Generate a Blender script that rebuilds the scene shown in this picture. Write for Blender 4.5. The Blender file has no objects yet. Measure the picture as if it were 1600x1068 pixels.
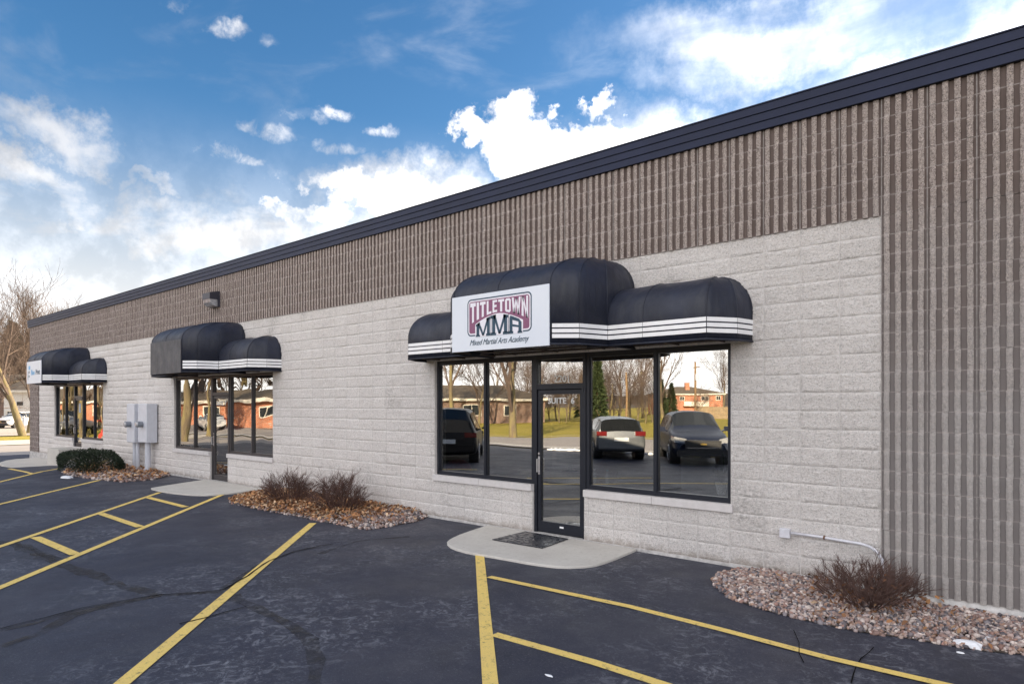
import bpy, math, random
import numpy as np
from mathutils import Vector, Matrix, noise
R = math.radians
random.seed(7); rng = np.random.default_rng(7)
scene = bpy.context.scene
COL = scene.collection

# ------------------------------------------------------------------ camera
# wall of the building = plane y 0, ground near the door = z 0, camera above x 0
F, HZ, CX = 1032.0, 632.0, 800.0          # focal and horizon measured on the 1600 px wide photograph
DIST, EYE = 7.72, 1.90
TH = math.atan(1200.0 / 1032.0)
SA, CA = math.sin(TH), math.cos(TH)
cam = bpy.data.cameras.new('camera'); camo = bpy.data.objects.new('camera', cam); COL.objects.link(camo)
camo.location = (0, -DIST, EYE)
camo.rotation_euler = (R(90), 0, math.pi / 2 - TH)
cam.sensor_width = 36; cam.lens = 36 * F / 1600
cam.shift_y = (HZ - 534) / 1600
cam.clip_end = 5000; cam.clip_start = 0.05
scene.camera = camo

# ------------------------------------------------------------------ sky and sun
SUN_AZ, SUN_EL = 68, 19.5
a_ = R(SUN_AZ)
sdx = math.cos(a_) * (-CA) + math.sin(a_) * SA
sdy = math.cos(a_) * SA + math.sin(a_) * CA
sun = bpy.data.lights.new('sun', 'SUN'); suno = bpy.data.objects.new('sun', sun); COL.objects.link(suno)
sun.energy = 5.0; sun.angle = R(0.5); sun.color = (1.0, 0.84, 0.62)
ce, se = math.cos(R(SUN_EL)), math.sin(R(SUN_EL))
SUNV = Vector((sdx * ce, sdy * ce, se))
suno.rotation_euler = SUNV.to_track_quat('Z', 'Y').to_euler()
suno.location = (20, 60, 40)

world = bpy.data.worlds.new('World'); scene.world = world; world.use_nodes = True


def build_world():
    nt = world.node_tree; N = nt.nodes; L = nt.links; N.clear()

    def node(t, **kw):
        n = N.new(t)
        for k, v in kw.items(): setattr(n, k, v)
        return n

    def M(op, a, b=None, clamp=False):
        n = node('ShaderNodeMath', operation=op); n.use_clamp = clamp
        for i, v in enumerate((a, b)):
            if v is None: continue
            if isinstance(v, (int, float)): n.inputs[i].default_value = v
            else: L.new(v, n.inputs[i])
        return n.outputs[0]

    def MR(v, a, b, c=0.0, d=1.0, smooth=True):
        n = node('ShaderNodeMapRange', interpolation_type='SMOOTHSTEP' if smooth else 'LINEAR')
        L.new(v, n.inputs['Value'])
        for k, x in zip(('From Min', 'From Max', 'To Min', 'To Max'), (a, b, c, d)): n.inputs[k].default_value = x
        return n.outputs[0]
    sky = node('ShaderNodeTexSky', sky_type='NISHITA', sun_disc=False)
    sky.sun_elevation = R(SUN_EL); sky.sun_rotation = math.atan2(SUNV.x, SUNV.y)
    sky.air_density = 1.0; sky.dust_density = 0.6; sky.ozone_density = 2.2
    tc = node('ShaderNodeTexCoord'); d = tc.outputs['Generated']
    sp = node('ShaderNodeSeparateXYZ'); L.new(d, sp.inputs[0])
    # azimuth measured from the -x axis, so that the cut lies behind the building
    az = M('ARCTAN2', M('MULTIPLY', sp.outputs[1], 1.0), M('MULTIPLY', sp.outputs[0], -1.0))
    el = M('ARCSINE', sp.outputs[2])
    cb = node('ShaderNodeCombineXYZ'); L.new(az, cb.inputs[0]); L.new(el, cb.inputs[1])
    nz = node('ShaderNodeTexNoise', noise_dimensions='3D'); L.new(d, nz.inputs['Vector'])
    nz.inputs['Scale'].default_value = 9; nz.inputs['Detail'].default_value = 9; nz.inputs['Roughness'].default_value = .62
    sb = node('ShaderNodeVectorMath', operation='SUBTRACT'); L.new(nz.outputs['Color'], sb.inputs[0]); sb.inputs[1].default_value = (.5, .5, .5)
    sc = node('ShaderNodeVectorMath', operation='MULTIPLY'); L.new(sb.outputs[0], sc.inputs[0]); sc.inputs[1].default_value = (.30, .22, 0)
    ad = node('ShaderNodeVectorMath', operation='ADD'); L.new(cb.outputs[0], ad.inputs[0]); L.new(sc.outputs[0], ad.inputs[1])
    pos = ad.outputs[0]

    def azel(px, py):
        u = (px - CX) / F; v = (HZ - py) / F
        X = u * SA - CA; Y = u * CA + SA
        return math.atan2(Y, -X), math.atan2(v, math.hypot(X, Y))

    sc2 = node('ShaderNodeVectorMath', operation='MULTIPLY'); L.new(sb.outputs[0], sc2.inputs[0]); sc2.inputs[1].default_value = (.12, .07, 0)
    ad2 = node('ShaderNodeVectorMath', operation='ADD'); L.new(cb.outputs[0], ad2.inputs[0]); L.new(sc2.outputs[0], ad2.inputs[1])

    def blobs(lst, lo=.35, hi=1.0, pos=pos):
        tot = None
        for (px, py, rx, ry, amp) in lst:
            a, e = azel(px, py); a2, _ = azel(px + rx, py); _, e2 = azel(px, py - ry)
            s = node('ShaderNodeVectorMath', operation='SUBTRACT'); L.new(pos, s.inputs[0]); s.inputs[1].default_value = (a, e, 0)
            m = node('ShaderNodeVectorMath', operation='MULTIPLY'); L.new(s.outputs[0], m.inputs[0]); m.inputs[1].default_value = (1 / (a2 - a), 1 / (e2 - e), 0)
            l = node('ShaderNodeVectorMath', operation='LENGTH'); L.new(m.outputs[0], l.inputs[0])
            b = M('MULTIPLY', MR(l.outputs['Value'], hi, lo), amp)
            tot = b if tot is None else M('MAXIMUM', tot, b)
        return tot
    # crisp cumulus
    cum = blobs([(800, 165, 95, 52, 1.15), (745, 205, 75, 40, 1.1), (850, 240, 120, 62, 1.15), (915, 185, 40, 30, .8), (950, 270, 160, 55, 1.0),
                 (1045, 205, 26, 16, .7), (530, 290, 105, 36, .95), (640, 320, 170, 55, 1.05), (480, 350, 130, 34, .8),], .3, 1.15)
    wisp = blobs([(405, 205, 70, 26, .9), (470, 175, 75, 20, .6), (520, 168, 34, 17, .8), (520, 232, 80, 26, .95), (598, 205, 46, 17, .9), (372, 250, 110, 20, .8), (356, 38, 48, 22, .9), (412, 62, 40, 16, .6), (285, 10, 24, 22, .5)], .1, 1.2, ad2.outputs[0])
    # soft milky clouds
    soft = blobs([(95, 215, 115, 55, .75), (40, 290, 190, 50, .85), (205, 290, 90, 24, .65), (120, 335, 220, 22, .7), (0, 235, 60, 25, .6), (420, 330, 220, 45, .55),
                  (1150, 250, 500, 110, .95), (1500, 120, 420, 130, .95), (1230, 50, 380, 90, .60), (760, 380, 500, 60, .9), (340, 385, 440, 85, .95), (650, 300, 260, 50, .7)], .1, 1.25)
    n2 = node('ShaderNodeTexNoise'); L.new(d, n2.inputs['Vector']); n2.inputs['Scale'].default_value = 14; n2.inputs['Detail'].default_value = 10; n2.inputs['Roughness'].default_value = .6
    cumA = MR(M('ADD', cum, M('MULTIPLY', M('SUBTRACT', n2.outputs[0], .5), 1.5)), .25, 1.0)
    cumA = M('MULTIPLY', cumA, MR(cum, .02, .25))
    wA = M('MULTIPLY', MR(M('ADD', wisp, M('MULTIPLY', M('SUBTRACT', n2.outputs[0], .5), 2.2)), .30, 1.25), .85)
    n4 = node('ShaderNodeTexNoise'); L.new(d, n4.inputs['Vector']); n4.inputs['Scale'].default_value = 26; n4.inputs['Detail'].default_value = 8; n4.inputs['Roughness'].default_value = .65; n4.inputs['Distortion'].default_value = .5
    wA = M('MULTIPLY', wA, MR(n4.outputs[0], .36, .62, .12, 1.0))
    cumA0 = cumA; cumA = M('MAXIMUM', cumA, M('MULTIPLY', wA, MR(wisp, .02, .4)))
    mp = node('ShaderNodeMapping'); L.new(d, mp.inputs['Vector']); mp.inputs['Rotation'].default_value = (R(20), R(-25), R(15)); mp.inputs['Scale'].default_value = (2.2, 5.0, 11.0)
    n3 = node('ShaderNodeTexNoise'); L.new(mp.outputs[0], n3.inputs['Vector']); n3.inputs['Scale'].default_value = 1.6; n3.inputs['Detail'].default_value = 8; n3.inputs['Roughness'].default_value = .55
    n3.inputs['Distortion'].default_value = .4
    softA = M('MULTIPLY', soft, MR(n3.outputs[0], .28, .66, .35, 1.0))
    # high streaks everywhere, thick low down; unseen cover behind camera added for wall light
    street = MR(sp.outputs[1], .15, -.45)
    cirr = M('MULTIPLY', MR(n3.outputs[0], .48, .85), .20)
    low = MR(sp.outputs[2], .40, .06, 0, .96)
    stA = M('MULTIPLY', street, MR(M('ADD', n3.outputs[0], M('MULTIPLY', n2.outputs[0], .35)), .42, .80, .30, .92))
    al = M('MAXIMUM', cumA, M('MAXIMUM', softA, M('MAXIMUM', cirr, M('MAXIMUM', low, stA))))
    # brightness: near the sun clouds glow
    dt = node('ShaderNodeVectorMath', operation='DOT_PRODUCT'); L.new(d, dt.inputs[0]); dt.inputs[1].default_value = SUNV
    glow = M('POWER', MR(dt.outputs['Value'], -.1, 1.0, 0, 1, False), 1.6)
    shade = MR(n2.outputs[0], .38, .6, 0.74, 1.10)
    br = M('MULTIPLY', shade, M('ADD', M('MULTIPLY', glow, .75), M('ADD', CLOUD, M('MULTIPLY', low, .17))))
    br = M('ADD', br, M('MULTIPLY', cumA, .12))
    br = M('ADD', br, M('MULTIPLY', street, UNSEEN_CLOUD))  # extra brightness of the unseen street-side cloud, added to light the shaded wall
    cc = node('ShaderNodeCombineColor')
    L.new(br, cc.inputs[0]); L.new(M('MULTIPLY', br, .975), cc.inputs[1]); L.new(M('MULTIPLY', br, .965), cc.inputs[2])
    hs = node('ShaderNodeHueSaturation'); hs.inputs['Saturation'].default_value = 1.28; L.new(sky.outputs[0], hs.inputs['Color'])
    bg1 = node('ShaderNodeBackground'); L.new(hs.outputs[0], bg1.inputs[0]); bg1.inputs[1].default_value = SKY
    bg2 = node('ShaderNodeBackground'); L.new(cc.outputs[0], bg2.inputs[0]); bg2.inputs[1].default_value = 1.0
    mx = node('ShaderNodeMixShader'); L.new(al, mx.inputs[0]); L.new(bg1.outputs[0], mx.inputs[1]); L.new(bg2.outputs[0], mx.inputs[2])
    out = node('ShaderNodeOutputWorld'); L.new(mx.outputs[0], out.inputs[0])


SKY, CLOUD, UNSEEN_CLOUD = 0.062, 0.31, 0.47
build_world()
scene.view_settings.view_transform = 'Standard'; scene.view_settings.look = 'None'
scene.view_settings.exposure = 1.58; scene.view_settings.gamma = 1.0
scene.render.engine = 'CYCLES'


# ------------------------------------------------------------------ measuring helpers
def g(x, y=0):                                       # height of the ground
    z = -0.035
    t = min(max((x + 3.4) / 2.4, 0), 1); z -= 0.085 * t * t * (3 - 2 * t)
    if x < -17: z -= 0.02 * min((-17 - x) / 5, 1)
    if x < -23: z -= 0.36 * min((-23 - x) / 10.0, 1)
    return z


def ray(px, py):
    u = (px - CX) / F
    return (u * SA - CA, u * CA + SA, (HZ - py) / F)


def onz(px, py, z):
    r = ray(px, py); t = (z - EYE) / r[2]
    return r[0] * t, r[1] * t - DIST


def G(px, py):                                       # photograph pixel -> point of the ground
    z = -0.03
    for _ in range(12):
        x, y = onz(px, py, z); z = g(x, y)
    return Vector((x, y, z))


def W(px, py=632, d=0):                              # photograph pixel -> point of the plane y = -d
    r = ray(px, py); t = (DIST - d) / r[1]
    return Vector((r[0] * t, -d, EYE + r[2] * t))


def mirror(px, Z):                                   # a thing seen mirrored in the panes stands here on the street side
    r = ray(px, 632); return r[0] * Z, -(r[1] * Z - DIST)


# ------------------------------------------------------------------ object helpers
def tag(o, label=None, cat=None, group=None, kind=None):
    if label: o['label'] = label
    if cat: o['category'] = cat
    if group: o['group'] = group
    if kind: o['kind'] = kind
    return o


def thing(name, label, cat, loc=(0, 0, 0), rz=0, group=None, kind=None):
    o = bpy.data.objects.new(name, None); COL.objects.link(o)
    o.location = loc; o.rotation_euler = (0, 0, rz); o.empty_display_size = .2
    return tag(o, label, cat, group, kind)


def copy_tree(o, parent=None):
    c = o.copy(); COL.objects.link(c); c.parent = parent
    for ch in o.children: copy_tree(ch, c)
    return c


class MB:
    def __init__(s): s.v = []; s.f = []; s.m = []; s.c = []

    def quad(s, pts, m=0):
        b = len(s.v); s.v += [tuple(p) for p in pts]; s.f.append(tuple(range(b, b + len(pts)))); s.m.append(m)

    def box(s, x0, x1, y0, y1, z0, z1, m=0, skip=''):
        b = len(s.v)
        s.v += [(x0, y0, z0), (x1, y0, z0), (x1, y1, z0), (x0, y1, z0), (x0, y0, z1), (x1, y0, z1), (x1, y1, z1), (x0, y1, z1)]
        for k, q in (('b', (0, 3, 2, 1)), ('t', (4, 5, 6, 7)), ('f', (0, 1, 5, 4)), ('r', (1, 2, 6, 5)), ('k', (2, 3, 7, 6)), ('l', (3, 0, 4, 7))):
            if k in skip: continue
            s.f.append(tuple(b + i for i in q)); s.m.append(m)
        return s

    def tube(s, pts, rad, n=6, m=0, cap=True):
        pts = [Vector(p) for p in pts]; b0 = len(s.v)
        if isinstance(rad, (int, float)): rad = [rad] * len(pts)
        up = None
        for i, p in enumerate(pts):
            t = (pts[min(i + 1, len(pts) - 1)] - pts[max(i - 1, 0)])
            if t.length < 1e-9: t = Vector((0, 0, 1))
            t.normalize()
            if up is None: up = t.orthogonal().normalized()
            up = (up - t * up.dot(t)); up = up.normalized() if up.length > 1e-6 else t.orthogonal().normalized()
            w = t.cross(up)
            for k in range(n):
                a = 2 * math.pi * k / n
                s.v.append(tuple(p + (up * math.cos(a) + w * math.sin(a)) * rad[i]))
        for i in range(len(pts) - 1):
            for k in range(n):
                a = b0 + i * n + k; b = b0 + i * n + (k + 1) % n
                s.f.append((a, b, b + n, a + n)); s.m.append(m)
        if cap:
            s.f.append(tuple(b0 + k for k in range(n))[::-1]); s.m.append(m)
            e = b0 + (len(pts) - 1) * n
            s.f.append(tuple(e + k for k in range(n))); s.m.append(m)
        return s

    def build(s, name, mats, parent=None, smooth=False, bevel=0):
        me = bpy.data.meshes.new(name); me.from_pydata(s.v, [], s.f)
        if not isinstance(mats, (list, tuple)): mats = [mats]
        for m in mats: me.materials.append(m)
        if len(mats) > 1: me.polygons.foreach_set('material_index', s.m)
        if smooth: me.polygons.foreach_set('use_smooth', [True] * len(me.polygons))
        me.update()
        o = bpy.data.objects.new(name, me); COL.objects.link(o)
        if parent: o.parent = parent
        if bevel:
            bv = o.modifiers.new('bevel', 'BEVEL'); bv.width = bevel; bv.segments = 2; bv.limit_method = 'ANGLE'
        return o


def npmesh(name, verts, faces, mats, parent=None, smooth=False, colors=None, midx=None):
    verts = np.asarray(verts, dtype=np.float32); faces = np.asarray(faces, dtype=np.int32)
    me = bpy.data.meshes.new(name); n = faces.shape[1]
    me.vertices.add(len(verts)); me.vertices.foreach_set('co', verts.ravel())
    me.loops.add(faces.size); me.loops.foreach_set('vertex_index', faces.ravel())
    me.polygons.add(len(faces)); me.polygons.foreach_set('loop_start', np.arange(len(faces), dtype=np.int32) * n)
    me.polygons.foreach_set('loop_total', np.full(len(faces), n, dtype=np.int32))
    if not isinstance(mats, (list, tuple)): mats = [mats]
    for m in mats: me.materials.append(m)
    if midx is not None: me.polygons.foreach_set('material_index', midx)
    if smooth: me.polygons.foreach_set('use_smooth', np.ones(len(faces), dtype=bool))
    if colors is not None:
        at = me.color_attributes.new('tint', 'FLOAT_COLOR', 'POINT')
        c = np.ones((len(verts), 4), dtype=np.float32); c[:, :3] = colors; at.data.foreach_set('color', c.ravel())
    me.update(calc_edges=True); me.validate()
    o = bpy.data.objects.new(name, me); COL.objects.link(o)
    if parent: o.parent = parent
    return o


# ------------------------------------------------------------------ materials
class Mat:
    def __init__(s, name, color=(.5, .5, .5), rough=.7, metal=0.0, spec=.5):
        s.m = bpy.data.materials.new(name); s.m.use_nodes = True; s.nt = s.m.node_tree
        s.b = s.nt.nodes['Principled BSDF']
        s.b.inputs['Base Color'].default_value = (*color, 1); s.b.inputs['Roughness'].default_value = rough
        s.b.inputs['Metallic'].default_value = metal; s.b.inputs['Specular IOR Level'].default_value = spec
        s.col = color; s.last = None; s.h = None
        s.tc = s.nt.nodes.new('ShaderNodeTexCoord').outputs['Object']

    def node(s, t, **kw):
        n = s.nt.nodes.new(t)
        for k, v in kw.items(): setattr(n, k, v)
        return n

    def link(s, a, b): s.nt.links.new(a, b)

    def noise(s, scale, detail=4, rough=.55, stretch=None, dist=0, src=None):
        n = s.node('ShaderNodeTexNoise'); v = src or s.tc
        if stretch:
            mp = s.node('ShaderNodeMapping'); mp.inputs['Scale'].default_value = stretch; s.link(v, mp.inputs[0]); v = mp.outputs[0]
        s.link(v, n.inputs['Vector']); n.inputs['Scale'].default_value = scale
        n.inputs['Detail'].default_value = detail; n.inputs['Roughness'].default_value = rough; n.inputs['Distortion'].default_value = dist
        return n.outputs[0]

    def ramp(s, v, lo, hi, a=0.0, b=1.0):
        n = s.node('ShaderNodeMapRange'); s.link(v, n.inputs[0])
        for i, x in enumerate((lo, hi, a, b)): n.inputs[i + 1].default_value = x
        return n.outputs[0]

    def math(s, op, a, b):
        n = s.node('ShaderNodeMath', operation=op)
        for i, v in enumerate((a, b)):
            if isinstance(v, (int, float)): n.inputs[i].default_value = v
            else: s.link(v, n.inputs[i])
        return n.outputs[0]

    def mix(s, fac, color, mode='MIX'):                 # lay colour over the current base
        n = s.node('ShaderNodeMix', data_type='RGBA', blend_type=mode)
        if isinstance(fac, (int, float)): n.inputs[0].default_value = fac
        else: s.link(fac, n.inputs[0])
        if s.last is None: n.inputs[6].default_value = (*s.col, 1)
        else: s.link(s.last, n.inputs[6])
        if isinstance(color, tuple): n.inputs[7].default_value = (*color, 1)
        else: s.link(color, n.inputs[7])
        s.last = n.outputs[2]; s.link(s.last, s.b.inputs['Base Color']); return s

    def attr(s, name='tint'):
        n = s.node('ShaderNodeAttribute', attribute_name=name); s.last = n.outputs['Color']; s.link(s.last, s.b.inputs['Base Color']); return s

    def bump(s, v, strength=.3, dist=.01):
        n = s.node('ShaderNodeBump'); n.inputs['Strength'].default_value = strength; n.inputs['Distance'].default_value = dist
        s.link(v, n.inputs['Height'])
        if s.h: s.link(s.h, n.inputs['Normal'])
        s.h = n.outputs[0]; s.link(s.h, s.b.inputs['Normal']); return s

    def rough(s, v): s.link(v, s.b.inputs['Roughness']); return s


def cells(m, sx, sz, ox=0, oz=0):                        # one random value per block
    mp = m.node('ShaderNodeMapping'); mp.inputs['Location'].default_value = (ox / sx, 0, oz / sz); mp.inputs['Scale'].default_value = (1 / sx, 0, 1 / sz)
    m.link(m.tc, mp.inputs[0])
    fl = m.node('ShaderNodeVectorMath', operation='FLOOR'); m.link(mp.outputs[0], fl.inputs[0])
    wn = m.node('ShaderNodeTexWhiteNoise'); m.link(fl.outputs[0], wn.inputs[0]); return wn.outputs['Value']


def simple(name, color, rough=.6, metal=0., spec=.5, vary=.12, scale=6, bump=0, bscale=60):
    m = Mat(name, color, rough, metal, spec)
    d = tuple(c * (1 - vary * 2) for c in color)
    m.mix(m.ramp(m.noise(scale, 6, .65), .35, .7), d)
    if bump: m.bump(m.noise(bscale, 5, .6), bump, .004)
    return m.m


def smear_fac(m, amt=.75):                               # mortar smeared along the course joints
    sp = m.node('ShaderNodeSeparateXYZ'); m.link(m.tc, sp.inputs[0])
    fr = m.math('FRACT', m.math('ADD', m.math('DIVIDE', sp.outputs[2], .2032), 100.5), 0)
    d = m.math('ABSOLUTE', m.math('SUBTRACT', fr, .5), 0)
    w = m.ramp(m.noise(5, 4, .7), .3, .7, .015, .065)
    f = m.math('LESS_THAN', d, w)
    return m.math('MULTIPLY', f, m.ramp(m.noise(16, 3, .6), .38, .60, 0, amt))


def lime_and_bounce(m):                                          # lower right pier painted paler for lime bloom and ground bounce light
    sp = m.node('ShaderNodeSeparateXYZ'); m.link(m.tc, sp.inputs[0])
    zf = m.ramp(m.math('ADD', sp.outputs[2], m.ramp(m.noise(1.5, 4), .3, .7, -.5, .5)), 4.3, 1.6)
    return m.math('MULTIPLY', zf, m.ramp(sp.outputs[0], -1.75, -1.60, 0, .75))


def block_mat(name, base, dark, light, stain=True, speck=.5, smear=None):
    m = Mat(name, base, .92, spec=.15)
    m.mix(m.ramp(cells(m, .4064, .2032, 1.563 + .4064 * 200), 0, 1, 0, .30), dark)
    m.mix(m.ramp(m.noise(1.3, 4), .4, .7, 0, .35), light)
    m.mix(m.ramp(m.noise(20, 5, .7, stretch=(1, 1, 1.7), dist=.8), .53, .62, 0, .45), dark)
    m.mix(m.ramp(m.noise(52, 3, .7), .50, .62, 0, speck), tuple(c * .42 for c in base))
    m.mix(m.ramp(m.noise(64, 3, .7, stretch=(1.1, 1, 1)), .52, .62, 0, speck), tuple(min(.9, c * 1.5) for c in base))
    m.mix(m.ramp(m.noise(110, 2, .6), .57, .66, 0, speck * 1.2), tuple(c * .25 for c in base))
    if stain:
        m.mix(m.math('MULTIPLY', m.ramp(m.noise(.9, 3, .5), .60, .72), m.ramp(m.noise(22, 5, .7), .42, .62, 0, .8)), tuple(c * .45 for c in base))
    if not stain: m.mix(lime_and_bounce(m), tuple(sum(base) / 3 * k for k in (1.14, 1.08, 1.06)))
    if smear: m.mix(smear_fac(m, .8 if not stain else .55), smear)
    if stain:
        sz = m.node('ShaderNodeSeparateXYZ'); m.link(m.tc, sz.inputs[0]); m.mix(m.math('MULTIPLY', m.ramp(m.math('ADD', sz.outputs[2], m.ramp(m.noise(7, 5, .7), .3, .7, -.06, .06)), .09, -.01, 0, .8), .8), (.24, .19, .15))
    m.bump(m.noise(26, 9, .75, stretch=(1, 1, 1.6)), 1.0, .030)
    m.bump(m.noise(130, 5, .65), .8, .006)
    return m.m


SPLIT = block_mat('split face block', (.77, .725, .705), (.56, .52, .50), (.82, .78, .76), speck=.42, smear=(.74, .71, .70))
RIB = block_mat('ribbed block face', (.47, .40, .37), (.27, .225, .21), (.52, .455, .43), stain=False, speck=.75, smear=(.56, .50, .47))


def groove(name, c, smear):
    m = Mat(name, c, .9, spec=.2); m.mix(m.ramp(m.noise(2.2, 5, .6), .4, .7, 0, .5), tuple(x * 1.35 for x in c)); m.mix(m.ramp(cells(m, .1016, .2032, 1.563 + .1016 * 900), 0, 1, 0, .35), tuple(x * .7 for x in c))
    m.mix(lime_and_bounce(m), (c[0] * 1.6, c[0] * 1.5, c[0] * 1.5)); m.mix(smear_fac(m, .55), smear); m.bump(m.noise(60, 4), .3, .004); return m.m


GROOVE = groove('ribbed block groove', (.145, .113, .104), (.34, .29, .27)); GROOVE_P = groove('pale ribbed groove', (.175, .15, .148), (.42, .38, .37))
MORTAR_R = simple('brown mortar', (.37, .34, .33), .95, vary=.2, scale=20, bump=.3)
MORTAR = simple('mortar', (.62, .59, .58), .95, vary=.12, scale=20, bump=.3)
CONC = Mat('pale concrete', (.56, .535, .50), .9, spec=.2)
CONC.mix(CONC.ramp(CONC.noise(2.2, 5, .6), .4, .7, 0, .55), (.46, .43, .40)).mix(CONC.ramp(CONC.noise(14, 6, .7), .52, .75, 0, .6), (.36, .33, .30))
CONC.mix(CONC.ramp(CONC.noise(230, 2, .6), .6, .7, 0, .4), (.2, .19, .18)).bump(CONC.noise(120, 4), .25, .003)
CONC = CONC.m
FOUND = simple('foundation concrete', (.60, .58, .57), .92, vary=.25, scale=9, bump=.5, bscale=30)
SILL = simple('sill concrete', (.62, .59, .59), .85, vary=.06, scale=12, bump=.2)
ALU = simple('dark bronze aluminium', (.016, .019, .030), .38, .3, vary=.1)
ALU2 = simple('weathered brown aluminium', (.055, .050, .055), .45, .2, vary=.1)
STEEL = simple('brushed steel', (.62, .62, .65), .3, .9, vary=.05)
RUBBER = simple('black rubber', (.012, .013, .017), .7, vary=.2, scale=30)
WHITE = simple('white vinyl', (.86, .86, .88), .5, vary=.04)
COPING = simple('navy coping metal', (.016, .022, .055), .45, 0, .22, vary=.12, scale=2)
COPGAP = simple('coping shadow gap', (.006, .007, .010), .8)
GREYPAINT = simple('light grey enamel', (.58, .60, .67), .42, vary=.06, scale=9)
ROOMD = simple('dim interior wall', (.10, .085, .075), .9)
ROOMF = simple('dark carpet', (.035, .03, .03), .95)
BROWNLEAF = None


def canopy_mat(name, c):
    m = Mat(name, c, .5, spec=.4)
    m.mix(m.ramp(m.noise(3, 5, .6), .4, .75, 0, .6), tuple(x * 1.9 for x in c))
    m.mix(m.ramp(m.noise(7, 4, .6, stretch=(1, 1, .25)), .55, .75, 0, .35), (.05, .052, .06))
    m.mix(m.math('MULTIPLY', m.ramp(m.noise(5, 6, .7, stretch=(2.5, 2.5, .5)), .52, .74, 0, .35), 1.0), (.05, .05, .055))
    m.bump(m.noise(4, 4, .6, stretch=(1.6, 1.6, .5)), .5, .03); m.bump(m.noise(2.5, 2, .5), .25, .03); m.bump(m.noise(260, 2, .5), .12, .001)
    m.rough(m.ramp(m.noise(5, 4), .3, .7, .42, .60)); return m.m


CANOPY = canopy_mat('navy black awning vinyl', (.013, .016, .030))
CANOPY_F = canopy_mat('faded awning vinyl', (.055, .056, .066))


def glass_mat(name, refl, warp=0, wscale=1.2, tint=(.80, .82, .83)):
    m = bpy.data.materials.new(name); m.use_nodes = True; nt = m.node_tree; nt.nodes.clear()
    o = nt.nodes.new('ShaderNodeOutputMaterial'); mx = nt.nodes.new('ShaderNodeMixShader')
    tr = nt.nodes.new('ShaderNodeBsdfTransparent'); tr.inputs[0].default_value = (*tint, 1)
    gl = nt.nodes.new('ShaderNodeBsdfGlossy'); gl.inputs['Roughness'].default_value = 0.0; gl.inputs[0].default_value = (.95, .94, .91, 1)
    lw = nt.nodes.new('ShaderNodeLayerWeight'); lw.inputs[0].default_value = .16
    mr = nt.nodes.new('ShaderNodeMapRange'); nt.links.new(lw.outputs['Fresnel'], mr.inputs[0])
    for i, v in enumerate((0.0, 1.0, refl, 1.0)): mr.inputs[i + 1].default_value = v
    nt.links.new(mr.outputs[0], mx.inputs[0]); nt.links.new(tr.outputs[0], mx.inputs[1]); nt.links.new(gl.outputs[0], mx.inputs[2]); nt.links.new(mx.outputs[0], o.inputs[0])
    if warp:
        tc = nt.nodes.new('ShaderNodeTexCoord'); n = nt.nodes.new('ShaderNodeTexNoise'); n.inputs['Scale'].default_value = wscale; n.inputs['Detail'].default_value = 1
        nt.links.new(tc.outputs['Object'], n.inputs[0]); b = nt.nodes.new('ShaderNodeBump'); b.inputs['Strength'].default_value = 1; b.inputs['Distance'].default_value = warp
        nt.links.new(n.outputs[0], b.inputs['Height']); nt.links.new(b.outputs[0], gl.inputs['Normal'])
    return m


GLASS = [glass_mat('tinted pane', .40, .0010), glass_mat('bowed tinted pane', .42, .0045, 1.1), glass_mat('rippled tinted pane', .42, .005, 1.3)]

# asphalt
A = Mat('sealed asphalt', (.031, .033, .052), .62, spec=.35)
A.mix(A.ramp(A.noise(.35, 5, .6), .4, .68, 0, .55), (.058, .059, .078))
A.mix(A.ramp(A.noise(1.6, 6, .65, dist=.6), .50, .75, 0, .55), (.020, .021, .028))
A.mix(A.ramp(A.noise(2.0, 5, .6, stretch=(1, .25, 1)), .55, .78, 0, .5), (.060, .062, .075))
A.mix(A.ramp(A.noise(75, 4, .75), .52, .66, 0, .55), (.085, .087, .105))
A.mix(A.ramp(A.noise(48, 3, .7), .60, .68, 0, .5), (.16, .16, .18))
A.mix(A.ramp(A.noise(90, 3, .7), .30, .42, .5, 0), (.010, .010, .014))
salt = A.math('MULTIPLY', A.ramp(A.noise(.55, 4, .6), .44, .62), A.ramp(A.noise(9, 8, .78, dist=1.2), .50, .68, 0, .62))
A.mix(salt, (.36, .37, .41))
A.mix(A.math('MULTIPLY', A.ramp(A.noise(1.1, 2, .5), .5, .6), A.ramp(A.noise(30, 3, .6), .735, .76, 0, .8)), (.5, .5, .54))
A.bump(A.noise(140, 5, .75), .55, .004).bump(A.noise(6, 4), .25, .01)
A.rough(A.ramp(A.noise(1.2, 5, .6), .35, .7, .50, .74))
ASPH = A.m
A = Mat('sealed crack', (.075, .070, .068), .85, spec=.2); A.mix(A.ramp(A.noise(12, 6, .7), .4, .65), (.045, .045, .050)).bump(A.noise(90, 4), .4, .004); 
al_ = A.ramp(A.noise(5, 6, .7), .38, .66, .10, .75); A.link(al_, A.b.inputs['Alpha']); CRACKM = A.m
A = Mat('open crack', (.012, .011, .011), .95, spec=.1); CRACKD = A.m
A = Mat('yellow road paint', (.84, .61, .18), .75, spec=.25)
A.mix(A.ramp(A.noise(3, 4, .6), .4, .7, 0, .6), (.74, .53, .19))
A.mix(A.ramp(A.noise(16, 9, .8), .54, .66, 0, .85), (.10, .09, .07)).mix(A.ramp(A.noise(110, 4, .7), .58, .70, 0, .7), (.13, .11, .08))
A.bump(A.noise(140, 5, .75), .5, .003); PAINT = A.m
A = Mat('aged road', (.40, .36, .33), .9, spec=.2); A.mix(A.ramp(A.noise(.5, 5), .4, .7), (.32, .29, .27)).mix(A.ramp(A.noise(60, 3), .5, .7, 0, .4), (.2, .18, .17)); ROAD = A.m
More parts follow.
